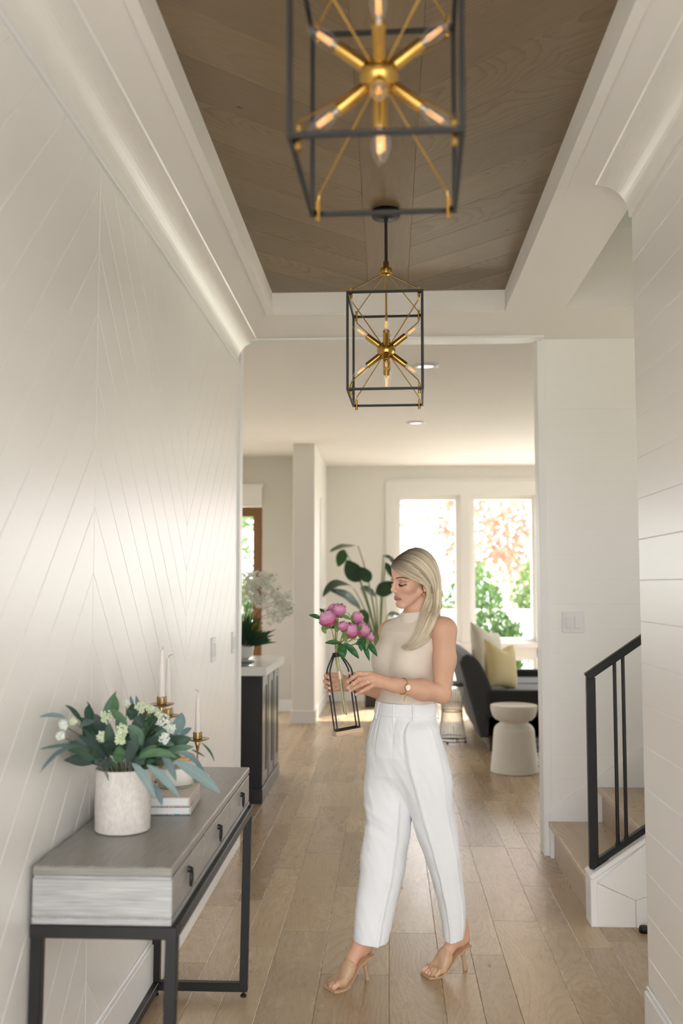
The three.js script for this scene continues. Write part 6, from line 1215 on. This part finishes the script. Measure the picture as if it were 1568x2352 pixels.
// ---------- outdoors ----------
{
  struct('ground', bx(-60, -0.5, -90, 60, -0.2, 60, 0), std(0.36, 0.36, 0.26, 0.9));
  struct('paving', merge([bx(-14, -0.2, -17.4, 14, -0.17, -13.3, 0.01), bx(-14, -0.2, 5.1, 14, -0.17, 18, 0.01)]), std(0.70, 0.68, 0.64, 0.9));
  struct('wall_garden', merge([bx(-12, -0.2, -18.6, 14, 1.0, -18.3, 0.02), bx(-12, 1.0, -18.66, 14, 1.06, -18.24, 0.01)]), std(0.78, 0.77, 0.74, 0.8));
  const shrubLeaf = (n, r, leafLen, seed) => { // leaves spread through a rounded crown
    seedState = seed; const out = [];
    for (let i = 0; i < n; i++) {
      const d = V(rr(-1, 1), rr(-0.9, 1), rr(-1, 1)); if (d.length() > 1 || d.length() < 0.35) { i--; continue; }
      const lump = 1 + 0.22 * nz(d.x * 3 + seed, d.y * 3, d.z * 3); d.multiplyScalar(lump);
      const p = [d.x * r[0], d.y * r[1], d.z * r[2]], q = V(rr(-1, 1), rr(-0.6, 1), rr(-1, 1)).normalize().multiplyScalar(leafLen);
      out.push(leafGeo(p, [p[0] + q.x, p[1] + q.y, p[2] + q.z], leafLen * 0.62, [0, leafLen * 0.1, 0], 2, [rr(-1, 1), rr(-1, 1), rr(-1, 1)]));
    }
    return merge(out);
  };
  const shrubs = [shrubLeaf(2200, [0.75, 0.68, 0.6], 0.105, 11), shrubLeaf(2200, [0.75, 0.68, 0.6], 0.105, 29)];
  const mats = { g: leafMat(0.085, 0.18, 0.045, 0.55, 0.4), l: leafMat(0.17, 0.30, 0.10, 0.6, 0.45), p: leafMat(0.60, 0.36, 0.27, 0.7, 0.45), o: leafMat(0.23, 0.34, 0.12, 0.7, 0.45) }, bark = std(0.45, 0.38, 0.31, 0.9);
  const shrub = (label, pos, s, m, k = 0, group) => {
    const g = thing('shrub', label, 'shrub', pos, k * 1.3, group); g.scale.set(...s);
    part('foliage', shrubs[k % 2].clone().translate(0, 0.72, 0), m, g).userData.kind = 'stuff';
    part('stem', merge([0, 1, 2].map((i) => rod([0, 0, 0], [Math.cos(i * 2.1) * 0.25, 0.7, Math.sin(i * 2.1) * 0.25], 0.02, 0.01, 6))), bark, g);
  };
  shrub('dark green shrub just outside the right-hand window, lowest in that pane', [1.55, -0.2, -15.3], [0.7, 1.0, 0.7], mats.g, 0);
  shrub('green shrub outside the window nearest the column, beside the paving', [2.65, -0.2, -15.0], [0.66, 0.9, 0.7], mats.g, 1);
  shrub('low green shrub outside the left window, behind the woman', [0.45, -0.2, -15.6], [0.66, 0.95, 0.7], mats.g, 1);
  shrub('leafy green shrub outside the glazed wooden door', [-2.3, -0.2, -14.3], [1.0, 1.15, 0.9], mats.g, 0);
  const hedgeX = [-3.4, -2.1, 0.5, 1.8, 3.1];
  hedgeX.forEach((x, i) => shrub(['green hedge bush seen through the glass of the wooden door', 'green hedge bush behind the garden wall, hidden mostly by the door frame', 'green hedge bush seen through the left window, behind her hair', 'green hedge bush seen in the left half of the right-hand window', 'green hedge bush seen in the right half of the right-hand window'][i], [x, -0.2, -20.4 - (i % 2) * 0.5], [0.86, 1.55 + (i % 3) * 0.1, 1.0], i % 2 ? mats.l : mats.o, i, 'hedge bushes behind the garden wall'));
  const tree = (label, pos, h, r, m, n, len, seed) => {
    const t = thing('tree', label, 'tree', pos);
    const fo = shrubLeaf(n, r, len, seed); fo.translate(0, h, 0);
    part('crown', fo, m, t).userData.kind = 'stuff';
    part('trunk', vtube([[0, 0, 0], [0.1, h * 0.4, 0], [0, h * 0.75, 0.1], [0.05, h, 0]], (k) => 0.10 - 0.07 * k, 12, 8), bark, t);
    for (let i = 0; i < 6; i++) { const a = i * 1.05; part('branch', vtube([[0.02, h * 0.55, 0], [Math.cos(a) * r[0] * 0.3, h * 0.8, Math.sin(a) * r[2] * 0.3], [Math.cos(a) * r[0] * 0.7, h + r[1] * (0.2 * (i % 3)), Math.sin(a) * r[2] * 0.7]], (k) => 0.04 - 0.03 * k, 10, 6), bark, t); }
  };
  tree('pink-leaved tree beyond the hedge in the right-hand window', [3.0, -0.2, -25.5], 3.9, [2.2, 2.4, 1.8], mats.p, 3000, 0.22, 5);
  tree('sparse green tree beyond the hedge in the left-hand window', [-1.6, -0.2, -27.5], 4.2, [2.4, 2.3, 1.8], mats.o, 700, 0.24, 7);
  tree('green garden tree beyond the glazed wooden door', [-4.2, -0.2, -23], 3.2, [1.7, 2.0, 1.4], mats.l, 1800, 0.18, 9);
}
renderer.render(scene, camera);
